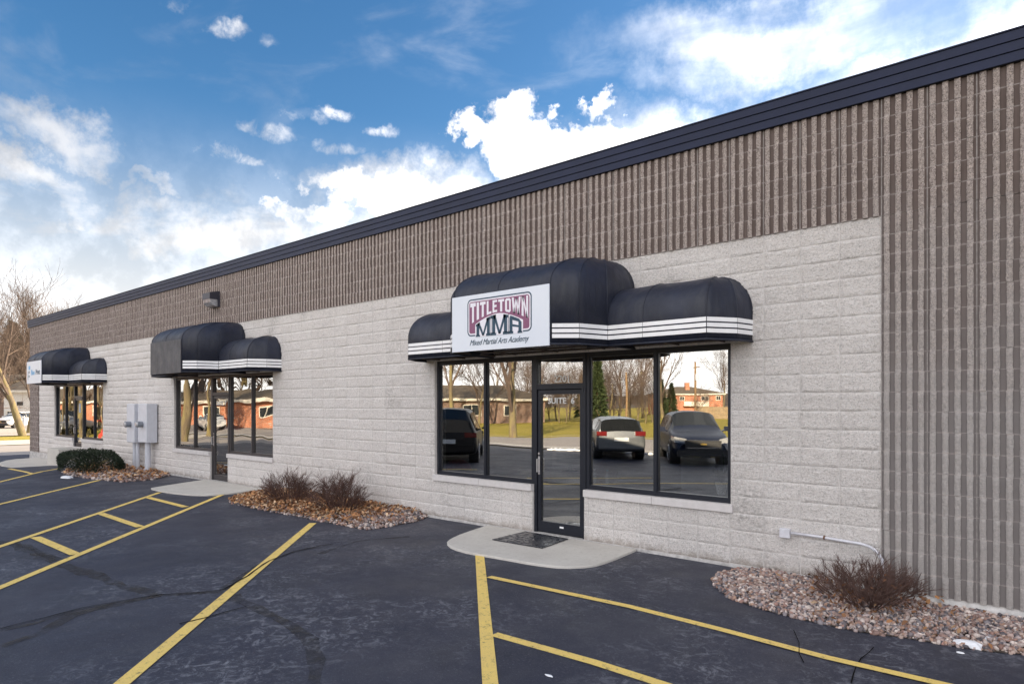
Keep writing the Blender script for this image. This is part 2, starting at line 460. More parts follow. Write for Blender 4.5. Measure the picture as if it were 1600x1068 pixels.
A = Mat('winter grass', (.36, .30, .055), .95, spec=.1); A.mix(A.ramp(A.noise(.25, 5, .6), .4, .65), (.46, .35, .09)).mix(A.ramp(A.noise(8, 6, .7), .45, .7, 0, .5), (.2, .19, .04))
A.bump(A.noise(25, 5), .8, .05); GRASS = A.m
SNOW = simple('old snow', (.80, .81, .85), .7, vary=.05, scale=20, bump=.4)


def tinted(name, rough=.75, bump=.3):
    m = Mat(name, rough=rough, spec=.25); m.attr(); m.mix(m.ramp(m.noise(90, 4, .6), .45, .75, 0, .35), (.12, .1, .09)); return m.m


STONE = tinted('river stones'); LEAFM = tinted('dry leaves', .85)
TWIG = simple('reddish twig', (.15, .085, .070), .85, vary=.3, scale=8)
BARK = Mat('grey brown bark', (.16, .125, .09), .95, spec=.1)
BARK.mix(BARK.ramp(BARK.noise(3, 5, .7, stretch=(1, 1, .25)), .4, .65), (.24, .20, .09)).bump(BARK.noise(10, 6, .7, stretch=(1, 1, .2)), .8, .05); BARK = BARK.m
TWIGT = simple('bare twigs', (.135, .095, .075), .9, vary=.2)
NEEDLE = Mat('needles', (.035, .052, .022), .8, spec=.2); NEEDLE.mix(NEEDLE.ramp(NEEDLE.noise(2.5, 5, .7), .4, .65), (.065, .085, .032)); NEEDLE = NEEDLE.m
YEW = Mat('yew leaves', (.012, .022, .012), .6, spec=.35); YEW.mix(YEW.ramp(YEW.noise(9, 4, .6), .4, .65), (.028, .042, .020)); YEW = YEW.m


def brick_mat(name, c1, c2, sc=1.0):
    m = Mat(name, c1, .9, spec=.15)
    b = m.node('ShaderNodeTexBrick'); mp = m.node('ShaderNodeMapping'); mp.inputs['Rotation'].default_value = (R(90), 0, 0); m.link(m.tc, mp.inputs[0])
    m.link(mp.outputs[0], b.inputs[0]); b.inputs['Color1'].default_value = (*c1, 1); b.inputs['Color2'].default_value = (*c2, 1); b.inputs['Mortar'].default_value = (.45, .4, .35, 1)
    b.inputs['Scale'].default_value = 1; b.inputs['Brick Width'].default_value = .22; b.inputs['Row Height'].default_value = .075; b.inputs['Mortar Size'].default_value = .008
    m.last = b.outputs[0]; m.link(b.outputs[0], m.b.inputs['Base Color']); m.mix(m.ramp(m.noise(2), .4, .7, 0, .25), tuple(x * .6 for x in c1)); return m.m


BRICKO = brick_mat('orange brick', (.50, .17, .075), (.42, .13, .06)); BRICKB = brick_mat('brown brick', (.17, .085, .06), (.13, .065, .045))
ROOFM = simple('brown shingles', (.17, .135, .10), .95, vary=.2, scale=1.5); TRIM = simple('cream trim', (.72, .67, .58), .7)
DARKWIN = simple('dark house window', (.03, .035, .04), .15); SIDING = simple('white siding', (.70, .68, .64), .8); WOOD = simple('weathered wood', (.36, .27, .17), .9, vary=.25, scale=4)
POLEM = simple('pole wood', (.30, .19, .10), .9, vary=.2)

# ------------------------------------------------------------------ ground, lot, roads
XB = [-1500, -300, -120, -60, -46, -40, -36, -33, -31, -29, -27, -25, -23, -22, -17, -12, -8, -5, -3.4, -3, -2.6, -2.2, -1.8, -1.4, -1, 2, 10, 40, 300, 1500]


def sheet(name, x0, x1, y0, y1, dz, m, label=None, fix=None):
    xs = [x0] + [x for x in XB if x0 + .01 < x < x1 - .01] + [x1]
    b = MB()
    for i in range(len(xs) - 1):
        a, c = xs[i], xs[i + 1]; za, zc = (g(a) + dz, g(c) + dz)
        b.quad([(a, y0, za), (c, y0, zc), (c, y1, zc), (a, y1, za)])
    o = b.build(name, m); tag(o, label, None, None, 'structure'); return o


sheet('ground', -1500, 1500, -1500, 1500, -.05, GRASS)
sheet('parking_lot', -37.4, 34, -15.2, .3, 0, ASPH)
sheet('side_lot', -37.4, -33.05, .3, 40, -.002, ASPH)
sheet('side_street', -46.5, -37.4, -15.2, 120, -.012, ROAD)
sheet('sidewalk', -52.6, -46.5, -15.2, 120, .02, simple('bright walk', (.62, .56, .48), .9))
sheet('driveway', -94, -60.5, -6, 20, .01, simple('driveway concrete', (.50, .44, .38), .9))
sheet('street', -200, 200, -26, -15.9, -.02, ROAD)
sheet('kerb', -200, 34, -15.9, -15.2, .09, CONC)
sheet('far_kerb', -200, 200, -26.4, -26, .06, CONC)


def hills():
    b = MB(); n = 90; r0 = 420
    for i in range(n):
        a0, a1 = 2 * math.pi * i / n, 2 * math.pi * (i + 1) / n
        h = lambda a: 10 + 5 * math.sin(3 * a) + 3 * math.sin(7 * a + 1) + 2 * math.sin(17 * a)
        b.quad([(r0 * math.cos(a0), r0 * math.sin(a0), -2), (r0 * math.cos(a1), r0 * math.sin(a1), -2), ((r0 + 60) * math.cos(a1), (r0 + 60) * math.sin(a1), h(a1)), ((r0 + 60) * math.cos(a0), (r0 + 60) * math.sin(a0), h(a0))])
    tag(b.build('hills', simple('far woods', (.11, .085, .065), .95, vary=.3, scale=.2)), None, None, None, 'structure')


hills()


def ribbon(pts, width, dz, jitter=0, step=None, seed=1):
    """pts: ground points; gives quads of a strip on the ground"""
    P = [Vector(p) for p in pts]; q = [P[0]]
    for a, b in zip(P, P[1:]):
        n = max(1, int((b - a).length / (step or 99)))
        for i in range(1, n + 1):
            q.append(a.lerp(b, i / n))
    if jitter:
        for i in range(1, len(q) - 1):
            nv = noise.noise_vector(Vector((q[i].x * 1.7, q[i].y * 1.7, seed))) + .5 * noise.noise_vector(Vector((q[i].x * 7, q[i].y * 7, seed)))
            q[i] = q[i] + Vector((nv.x, nv.y, 0)) * jitter
    mb = MB(); L_, R_ = [], []
    for i, p in enumerate(q):
        t = (q[min(i + 1, len(q) - 1)] - q[max(i - 1, 0)]); t.z = 0; t.normalize(); nn = Vector((-t.y, t.x, 0))
        w = (width if isinstance(width, (int, float)) else width(i / (len(q) - 1))) / 2
        if jitter: w *= .6 + 1.0 * abs(noise.noise(Vector((p.x * 5, p.y * 5, seed + 9)))) * 2
        for s_, l in ((1, L_), (-1, R_)):
            v = p + nn * w * s_; l.append((v.x, v.y, g(v.x) + dz))
    for i in range(len(q) - 1): mb.quad([R_[i], R_[i + 1], L_[i + 1], L_[i]])
    return mb


def line(a, b, w=.102, dz=.006, ext=0):
    A_, B_ = G(*a), G(*b)
    if ext: B_ = B_ + (B_ - A_).normalized() * ext
    o = ribbon([A_, B_], w, dz, step=.8).build('parking_line', PAINT); tag(o, None, None, None, 'structure'); return o


line((489, 817), (200, 1060), .115, ext=3)
line((749, 862), (766, 1066), .112, ext=3)
line((764, 901), (1440, 1062), .095, .0075, ext=2)
line((772, 991), (1010, 1061), .10, .0075, ext=3.4)
line((356, 769), (2, 917), .10, ext=3)
line((250, 769), (2, 853), .10, ext=3.5)
for a, b in (((231, 777), (290, 792)), ((157, 802), (219, 823)), ((55, 839), (118, 866))): line(a, b, .13, .0075)
line((155, 750), (2, 787), .10, ext=3); line((97, 731), (2, 752), .10, ext=3); line((14, 732), (50, 740), .12, .0075)

crack_lines = [([(0, 985), (60, 972), (130, 952), (200, 938), (250, 930)], .10, .004, CRACKM, 'sealed'),
               ([(0, 1010), (60, 990), (110, 962), (180, 944), (250, 930), (345, 925), (372, 905), (420, 875)], .09, .0042, CRACKM, 'sealed'),
               ([(20, 850), (90, 880), (150, 898), (190, 915), (250, 930)], .14, .0044, CRACKM, 'sealed'),
               ([(355, 930), (400, 948), (440, 970), (480, 1000), (494, 1030), (490, 1068)], .13, .0040, CRACKM, 'sealed'),
               ([(500, 865), (560, 845), (640, 838)], .07, .004, CRACKM, 's'), ([(0, 845), (40, 852), (90, 876)], .10, .0046, CRACKM, 's'),
               ([(250, 929), (300, 926), (350, 921), (385, 900), (420, 876), (460, 862), (520, 850)], .022, .0095, CRACKD, 'open'),
               ([(0, 983), (130, 950), (250, 929)], .016, .0093, CRACKD, 'open'), ([(280, 975), (320, 966), (360, 955), (385, 948)], .014, .0097, CRACKD, 'open'),
               ([(1240, 985), (1247, 1003), (1252, 1022), (1256, 1036)], .006, .0097, CRACKD, 'open'), ([(1330, 1068), (1340, 1045), (1345, 1030), (1365, 1012)], .008, .0099, CRACKD, 'open'),
               ([(0, 770), (60, 764), (150, 758), (230, 756)], .05, .004, CRACKM, 's')]
lot = bpy.data.objects['parking_lot']
for i, (pp, w, dz, m, _) in enumerate(crack_lines):
    o = ribbon([G(*p) for p in pp], w, dz, jitter=.035, step=.16, seed=i * 3.3).build('crack', m, lot)

# ------------------------------------------------------------------ the building
BX0, BX1, BD = W(47).x, 14.0, 24.0
CH, BW, JX = .2032, .4064, -1.563
OPEN = [W(680).x, W(272.5).x, W(85.6).x]                # left edge of each shopfront opening
OW = W(1142).x - W(680).x
OFF = [0] + [W(p).x - W(680).x for p in (754.5, 832.5, 913, 1021)] + [OW]
DOORZ = [0.0, 0.0, .40]
HEAD = 13 * CH
bld = thing('commercial_building', 'long single storey building of pale block with ribbed brown band and navy coping', 'building', ((BX0 + BX1) / 2, 0, 0))
bo = Vector(bld.location)


def local(o):                                            # parts keep world coordinates, parent's offset undone
    o.location = -bo; return o


def spans(row):
    s = [(BX0, BX1)]
    for i, ox in enumerate(OPEN):
        a, b = ox, ox + OW
        if row >= 13: continue
        if row < 3: a, b = ox + OFF[2], ox + OFF[3]
        if row < 2 and DOORZ[i] > 0.1: continue
        n = []
        for (p, q) in s:
            if b <= p or a >= q: n.append((p, q)); continue
            if a > p: n.append((p, a))
            if b < q: n.append((b, q))
        s = n
    return s


RIBL = (BX0, W(61.8).x); RIBR = (JX, JX + 8 * BW)       # full-height ribbed piers


def ribbed_here(x, row): return row >= 19 or x < RIBL[1] or RIBR[0] <= x < RIBR[1]


wall = MB(); verts = []; faces = []


def rough_patch(x0, x1, z0, z1, nx, nz, base, amp, seed=0):
    """a block face that bulges from its joints and is broken unevenly"""
    b = len(verts); ex, ez = .0045 / (x1 - x0), .0045 / (z1 - z0)
    us = [0, ex] + [i / nx for i in range(1, nx)] + [1 - ex, 1]; vs = [0, ez] + [j / nz for j in range(1, nz)] + [1 - ez, 1]
    nx = len(us) - 1; nz = len(vs) - 1
    for j in range(nz + 1):
        for i in range(nx + 1):
            u, v = us[i], vs[j]; x = x0 + (x1 - x0) * u; z = z0 + (z1 - z0) * v
            e = min(u, 1 - u) * (x1 - x0); f = min(v, 1 - v) * (z1 - z0)
            k = min(1, min(e, f) / .004)
            n = noise.noise(Vector((x * 7, z * 15, seed))) + .8 * noise.noise(Vector((x * 22, z * 34, seed + 5)))
            verts.append((x, -max(.0056 if k > 0 else .0040, base * k + amp * n * k), z))
    for j in range(nz):
        for i in range(nx):
            a = b + j * (nx + 1) + i; faces.append((a, a + 1, a + nx + 2, a + nx + 1))


for row in range(19):
    z0, z1 = row * CH, (row + 1) * CH
    for (a, b) in spans(row):
        k0 = math.floor((a - JX) / BW); x = a
        while x < b - 1e-6:
            nx = min(b, JX + (k0 + 1) * BW)
            if nx - x > .02 and not ribbed_here((x + nx) / 2, row):
                far = x < -20
                sd = random.random() * 40; off = random.uniform(-.004, .004)
                rough_patch(x + .0035, nx - .0035, z0 + .0035, z1 - .0035, max(3, int((nx - x) / (.07 if far else .036))), 3 if far else 6, .0088 + off * .7, .0072, sd)
            x = nx; k0 += 1
local(npmesh('split_face_wall', verts, faces, SPLIT, bld, smooth=True))
# core of the wall = mortar seen in the joints
core = MB()
for r0, r1 in ((0, 2), (2, 3), (3, 13), (13, 25)):
    for (a, b) in spans(r0): core.box(a, b, -.0050, .25, r0 * CH, r1 * CH)
core.box(BX0, BX0 + .25, .25, BD, -.0, 5.08); core.box(BX1 - .25, BX1, .25, BD, 0, 5.08); core.box(BX0, BX1, BD, BD + .25, 0, 5.08)
local(core.build('wall_core', MORTAR, bld))
# ribbed block
verts = []; faces = []; gro = MB(); mor = MB(); RW, RD = .060, .034; RM = []; F3 = []


def ribbed(x0, x1, r0, r1, mi):
    gro.box(x0, x1, -.009, .0015, r0 * CH, r1 * CH, mi, 'k')
    n = int(round((x1 - x0) / .1016))
    for k in range(r0, r1 + 1):
        mor.box(x0, x1, -.0105, -.0085, k * CH - .0035, k * CH + .0035, 0, 'k')
    x = JX + math.ceil((x0 - JX - 1e-6) / .1016) * .1016
    while x < x1 - .05:
        j = round((x - JX) / .1016)
        if j % 4 == 0: mor.box(x - .0045, x + .0045, -.0150, -.0085, r0 * CH + .001, r1 * CH - .001, 0, 'k')
        ra, rb = x + .0508 - RW / 2, x + .0508 + RW / 2
        for k in range(r0, r1):
            za, zb = k * CH + .0008, (k + 1) * CH - .0008
            jx = random.uniform(-.003, .003); dp = RD + random.uniform(-.004, .004)
            b = len(verts); NZ = 6; cols = (ra + jx, ra + jx + .004, (ra + rb) / 2 + jx, rb + jx - .004, rb + jx)
            for q in range(NZ + 1):
                z = za + (zb - za) * q / NZ
                e = 0 if 0 < q < NZ else .005
                for ci, xx in enumerate(cols):
                    y = -.008 if ci in (0, 4) else -(dp - e + random.uniform(-.0035, .0035))
                    verts.append((xx + (random.uniform(-.002, .002) if ci in (1, 3) else 0), y, z))
            for q in range(NZ):
                for ci in range(4):
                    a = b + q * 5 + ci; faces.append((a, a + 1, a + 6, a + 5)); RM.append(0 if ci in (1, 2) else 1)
            # close bottom and top of the rib
            for q0 in (0, NZ):
                a = b + q0 * 5
                for ci in (0, 1, 2): F3.append((a, a + ci + 1, a + ci + 2))
        x += .1016


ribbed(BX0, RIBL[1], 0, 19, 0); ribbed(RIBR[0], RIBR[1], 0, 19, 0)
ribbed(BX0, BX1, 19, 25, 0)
F4 = faces
tri = []
for f in F4: tri += [(f[0], f[1], f[2]), (f[0], f[2], f[3])]
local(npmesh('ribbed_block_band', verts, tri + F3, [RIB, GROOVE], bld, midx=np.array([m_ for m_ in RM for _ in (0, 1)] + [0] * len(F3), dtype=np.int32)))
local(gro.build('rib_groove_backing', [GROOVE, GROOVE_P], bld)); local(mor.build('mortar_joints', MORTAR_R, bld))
fd = MB(); fd.box(BX0 + .01, BX1, -.022, .24, -.75, -.0005)
verts = []; faces = []
local(fd.build('foundation', FOUND, bld))
wedge = MB(); xa = -1.35
wedge.quad([(xa, -.022, -.012), (BX1, -.022, -.012), (BX1, -.085, -.13), (xa, -.085, -.13)])
wedge.quad([(xa, -.085, -.13), (BX1, -.085, -.13), (BX1, -.085, -.4), (xa, -.085, -.4)])
wedge.quad([(xa, -.022, -.012), (xa, -.085, -.13), (xa, -.022, -.13)])
local(wedge.build('footing_ledge', FOUND, bld))
cp = MB(); z = 5.075; h = .088
cp.box(BX0 - .05, BX1 + .05, -.045, .3, 5.07, 5.35, 1)
for k in range(3): cp.box(BX0 - .062, BX1 + .062, -.062 - .012 * k, .02, z + k * (h + .006), z + k * (h + .006) + h, 0)
cp.box(BX0 - .075, BX1 + .075, -.098, .32, 5.355, 5.368, 0)
local(cp.build('coping', [COPING, COPGAP], bld))
rf = MB(); rf.box(BX0 + .2, BX1 - .2, .25, BD, 4.95, 5.05); local(rf.build('roof', ROOFM, bld))
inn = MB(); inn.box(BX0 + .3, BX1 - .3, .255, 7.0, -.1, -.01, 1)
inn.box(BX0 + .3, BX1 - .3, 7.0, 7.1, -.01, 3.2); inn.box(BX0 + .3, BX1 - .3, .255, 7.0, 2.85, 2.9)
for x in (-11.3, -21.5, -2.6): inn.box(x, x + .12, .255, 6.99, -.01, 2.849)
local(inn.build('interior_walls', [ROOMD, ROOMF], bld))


def text_mesh(s, size, mat, loc, parent, name='lettering', bold=.0, shear=0, sx=1, space=1.0, extr=.002, rz=0):
    cu = bpy.data.curves.new(name, 'FONT'); cu.body = s; cu.size = size; cu.align_x = 'CENTER'; cu.align_y = 'CENTER'
    cu.extrude = extr; cu.offset = bold; cu.shear = shear; cu.space_character = space
    o = bpy.data.objects.new(name, cu); COL.objects.link(o); bpy.context.view_layer.update()
    me = bpy.data.meshes.new_from_object(o.evaluated_get(bpy.context.evaluated_depsgraph_get()))
    bpy.data.objects.remove(o); me.name = name; me.materials.clear(); me.materials.append(mat)
    for v in me.vertices: v.co.x *= sx
    o = bpy.data.objects.new(name, me); COL.objects.link(o)
    o.rotation_euler = (R(90), 0, rz); o.location = loc; o.parent = parent; return o


def shopfront(i):
    ox = OPEN[i]; dz = DOORZ[i]; fm = ALU if i == 0 else ALU2 if i == 1 else ALU; gl = GLASS[i]
    X = [ox + o for o in OFF]; Y0, Y1, YG = .045, .145, .085
    zt = HEAD; zs = 3 * CH + .10; fw = .05
    for k in (0, 1, 3, 4):
        a, b = X[k], X[k + 1]
        fr = MB()
        la = fw if k in (0,) else (fw * .5 if k in (1, 4) else .055)
        lb = fw if k == 4 else (fw * .5 if k in (0, 3) else .055)
        y0 = Y0 - (0.006 if k in (1, 4) else 0)
        fr.box(a, a + la, y0, Y1, zs, zt); fr.box(b - lb, b, y0, Y1, zs, zt)
        fr.box(a + la, b - lb, y0 + .004, Y1, zs, zs + .065); fr.box(a + la, b - lb, y0 + .004, Y1, zt - .07, zt)
        # glazing bead
        for (p, q) in ((a + la, a + la + .012), (b - lb - .012, b - lb)): fr.box(p, q, y0 + .02, YG + .01, zs + .065, zt - .07)
        f = local(fr.build('window_frame', fm, bld))
        pn = MB(); pn.box(a + la + .001, b - lb - .001, YG, YG + .006, zs + .064, zt - .069, 0)
        p = pn.build('pane', gl, f)
    for (a, b) in ((X[0] - .025, X[2] - .004), (X[3] + .004, X[5] + .03)):
        mid = (a + b) / 2
        s = MB(); s.box(a, mid - .003, -.045, .16, 3 * CH + .001, zs - .002); s.box(mid + .003, b, -.045, .16, 3 * CH + .001, zs - .002)
        local(s.build('sill', SILL, bld, bevel=.004))
    a, b = X[2], X[3]
    # door frame and transom
    fr = MB(); fr.box(a, a + .05, Y0 - .012, Y1, dz, zt); fr.box(b - .05, b, Y0 - .012, Y1, dz, zt)
    fr.box(a + .05, b - .05, Y0 - .008, Y1, 2.13, 2.21); fr.box(a + .05, b - .05, Y0 - .008, Y1, zt - .07, zt)
    fr.box(a + .05, b - .05, Y0 + .03, Y1, dz, dz + .015)
    f = local(fr.build('door_frame', fm, bld))
    pn = MB(); pn.box(a + .051, b - .051, YG, YG + .006, 2.209, zt - .069); pn.build('transom_pane', gl, f)
    door = MB(); da, db = a + .056, b - .056; st = .055; t0, t1 = Y0 + .005, Y1 - .03
    door.box(da, da + st, t0, t1, dz + .02, 2.118); door.box(db - st, db, t0, t1, dz + .02, 2.118)
    door.box(da + st, db - st, t0, t1, 2.055, 2.118); door.box(da + st, db - st, t0, t1, dz + .02, dz + (.17 if i == 0 else .14))
    d = local(door.build('door', fm, bld))
    pn = MB(); pn.box(da + st + .001, db - st - .001, t0 + .03, t0 + .036, dz + .139, 2.056); pn.build('door_glass', gl, d)
    hd = MB(); hx = da + .024
    hd.box(hx - .018, hx + .018, t0 - .003, t0 - .0005, .86, 1.13)
    hd.tube([(hx, t0, .90), (hx, t0 - .05, .90), (hx, t0 - .05, 1.09), (hx, t0, 1.09)], .010, 8)
    hd.build('door_handle', STEEL, d, smooth=False)
    lk = MB(); lk.tube([(hx, t0 + .001, 1.17), (hx, t0 - .008, 1.17)], .018, 12); lk.build('lock_cylinder', STEEL, d)
    for zz in (dz + .03, 2.08): hg = MB(); hg.tube([(db + .004, t0 - .016, zz), (db + .004, t0 - .016, zz + .09)], .017, 10); hg.build('door_pivot', fm, d)
    cx = (a + b) / 2
    if i == 0:
        LETW = simple('white door lettering', (.95, .95, .95), .5, vary=0)
        text_mesh('2201', .14, LETW, (cx + .02, YG - .003, 2.275), f, bold=.001, sx=1.05, space=1.02)
        text_mesh('SUITE  6', .12, LETW, (cx, t0 + .026, 1.955), d, bold=.0012, sx=1.08, space=1.05)
        pl = MB(); pl.box(cx + .0, cx + .07, t0 - .004, t0 - .0005, .10, .125); pl.build('push_plate', WHITE, d)
    if i == 1: text_mesh('SUITE  7', .14, WHITE, (cx - .03, t0 + .026, 1.93), d, bold=.002)
    if i == 2:
        nt_ = MB(); nt_.box(cx - .10, cx + .10, t0 + .024, t0 + .028, 1.62, 1.95); nt_.build('notice', simple('pale notice', (.55, .6, .68), .6), d)


for i in range(3): shopfront(i)


# ------------------------------------------------------------------ awnings
ZB, ZC, ZCR, ZW, ZWR = 2.63, 3.36, 3.86, 2.96, 3.435
HALF = [(.84, 1.30), (1.12, 1.08), (1.255, .66), (1.27, 0)]
CEN = [(-x, d) for x, d in HALF[::-1]] + [(-.28, 1.30), (.0, 1.30)][:0] + [(-.02, 1.30)] + HALF
WING = [(.95, .65), (1.75, .65), (2.56, .65), (2.78, .32), (2.84, 0)]


def canopy(path, q, zb, zs, zr, c):
    """path: plan outline (x, outwards distance); q: half length of the ridge line on the wall"""
    m = MB(); NP = 10; rows = []
    for (x, d) in path:
        qx = max(-q, min(q, x)) if abs(x) > q else x
        col = [(c + x, -d, zb), (c + x, -d, zs)]
        for k in range(1, NP + 1):
            f = math.pi / 2 * k / NP; w = math.cos(f) ** .9; hgt = math.sin(f) ** .95
            col.append((c + qx + (x - qx) * w, -d * w - .004, zs + (zr - zs) * hgt))
        rows.append(col)
    return rows


def awning(i, c, label):
    o = thing('awning', label, 'awning', (c, 0, ZB), 0, 'black barrel awnings over the shopfronts')
    mat = CANOPY
    segs = [('c', canopy(CEN, .76, ZB, ZC, ZCR, 0))]
    for s in (1, -1):
        p = [(x * s, d) for x, d in WING]
        rows = []
        for (x, d) in p:
            qx = min(2.42, abs(x)) * s; col = [(x, -d, ZB), (x, -d, ZW)]
            for k in range(1, 11):
                f = math.pi / 2 * k / 10; w = math.cos(f) ** .9; hgt = math.sin(f) ** .95
                col.append((qx + (x - qx) * w, -d * w - .004, ZW + (ZWR - ZW) * hgt))
            rows.append(col)
        segs.append(('w', rows))
    for kind, rows in segs:
        m = MB(); sm = MB()
        for a, b in zip(rows, rows[1:]):
            # subdivide each bay across so the cloth sags a little between its frames
            NS = 5
            for s in range(NS):
                for k in range(len(a) - 1):
                    def pt(t, kk):
                        p = Vector(a[kk]).lerp(Vector(b[kk]), t); sag = math.sin(math.pi * t) * .010 * (1 if 1 < kk < len(a) - 1 else .3)
                        p.z -= ZB
                        if kk > 1 and p.y < -.02: p.z -= sag; p.y += sag * .4
                        return p
                    m.quad([pt(s / NS, k), pt((s + 1) / NS, k), pt((s + 1) / NS, k + 1), pt(s / NS, k + 1)])
        for r in rows:
            sm.tube([(p[0] * (1.0), p[1] - .001, p[2] - ZB) for p in r], .0065, 5)
        # hem along the lower edge
        sm.tube([(r[0][0], r[0][1] - .002, .012) for r in rows], .013, 6)
        cn = m.build('canopy', mat, o, smooth=True); 
        md = cn.modifiers.new('weld', 'WELD'); md.merge_threshold = .0005
        md = cn.modifiers.new('cloth', 'SOLIDIFY'); md.thickness = .006
        if kind == 'c' and i == 1: pass
        sm.build('seam', mat, cn, smooth=True)
    # white stripes around the valance
    offs = .006
    runs = []
    for s in (1, -1):
        pc = [(.862 if i != 9 else .84, 1.30), (1.12, 1.08), (1.255, .66)]
        pc[0] = (.86, 1.284)
        runs = []; st = MB(); runs.append([(x * s, d) for x, d in pc]); runs.append([(x * s, d) for x, d in [(1.255, .65), (2.56, .65), (2.78, .32), (2.84, .0)]])
        for rn in runs:
            for (z0, z1) in ((.085, .133), (.150, .197), (.214, .262)):
                for (a, b) in zip(rn, rn[1:]):
                    t = Vector((b[0] - a[0], -(b[1] - a[1]), 0)).normalized(); n = Vector((t.y, -t.x, 0))
                    mid = Vector(((a[0] + b[0]) / 2, -(a[1] + b[1]) / 2, 0))
                    if n.dot(mid) < 0: n = -n
                    A_ = Vector((a[0], -a[1], 0)) + n * offs; B_ = Vector((b[0], -b[1], 0)) + n * offs
                    A2 = A_ - n * .003; B2 = B_ - n * .003
                    for P_, Q_ in ((A_, B_),):
                        st.quad([(P_.x, P_.y, z0), (Q_.x, Q_.y, z0), (Q_.x, Q_.y, z1), (P_.x, P_.y, z1)])
                    st.quad([(A_.x, A_.y, z1), (B_.x, B_.y, z1), (B2.x, B2.y, z1), (A2.x, A2.y, z1)]); st.quad([(A_.x, A_.y, z0), (B_.x, B_.y, z0), (B2.x, B2.y, z0), (A2.x, A2.y, z0)])
        st.build('stripe', WHITE, o)
    fr = MB()
    fr.tube([(-.82, -1.27, .03), (.82, -1.27, .03), (1.10, -1.05, .03), (1.23, -.02, .03)], .014, 6); fr.tube([(-.82, -1.27, .03), (-1.10, -1.05, .03), (-1.23, -.02, .03)], .014, 6)
    for x in (-.8, 0, .8): fr.tube([(x, -1.27, .04), (x, -.01, .04)], .012, 6)
    fr.tube([(-2.8, -.03, .05), (2.8, -.03, .05)], .014, 6); fr.tube([(-2.55, -.62, .03), (2.55, -.62, .03)], .012, 6)
    for x in (-2.5, -1.9, 1.9, 2.5): fr.tube([(x, -.62, .03), (x, -.01, .03)], .012, 6)
    fr.build('awning_frame', simple('awning steel', (.10, .075, .06), .6), o)
    return o


def signboard(o, mat, name='sign_panel'):
    p = MB(); p.box(-.845, .845, -1.325, -1.306, -.008, .745); return p.build(name, mat, o, bevel=.003)


awn = [awning(0, -5.75, 'black barrel awning carrying the white martial arts academy sign panel'),
       awning(1, OPEN[1] + (-5.65 - OPEN[0]), 'black barrel awning with a blank faded front and no sign, over the middle shopfront'),
       awning(2, OPEN[2] + (-5.62 - OPEN[0]), 'black barrel awning with a small blue logo sign panel at the far left corner')]
SIGNW = Mat('white sign vinyl', (.70, .74, .82), .45, spec=.4); SIGNW.mix(SIGNW.ramp(SIGNW.noise(2, 4), .45, .7, 0, .5), (.62, .67, .77)); SIGNW = SIGNW.m
s0 = signboard(awn[0], SIGNW)
s1 = signboard(awn[1], CANOPY_F, 'blank_front_panel')
s2 = signboard(awn[2], simple('third sign vinyl', (.74, .76, .82), .5, vary=.03))
MAROON = simple('plum ink', (.24, .085, .17), .6, vary=.05); TEAL = simple('dark teal ink', (.025, .065, .11), .6, vary=.05); SW = simple('sign white ink', (.78, .76, .84), .6, vary=.02)


def flat_poly(mb, pts, y):                               # polygon in the sign plane, facing the street
    mb.quad([(p[0], y, p[1]) for p in pts])


def rrect(x0, x1, z0, z1, r, n=6):
    pts = []
    for cx, cz, a0 in ((x1 - r, z0 + r, -90), (x1 - r, z1 - r, 0), (x0 + r, z1 - r, 90), (x0 + r, z0 + r, 180)):
        for k in range(n + 1):
            a = R(a0 + 90 * k / n); pts.append((cx + r * math.cos(a), cz + r * math.sin(a)))
    return pts


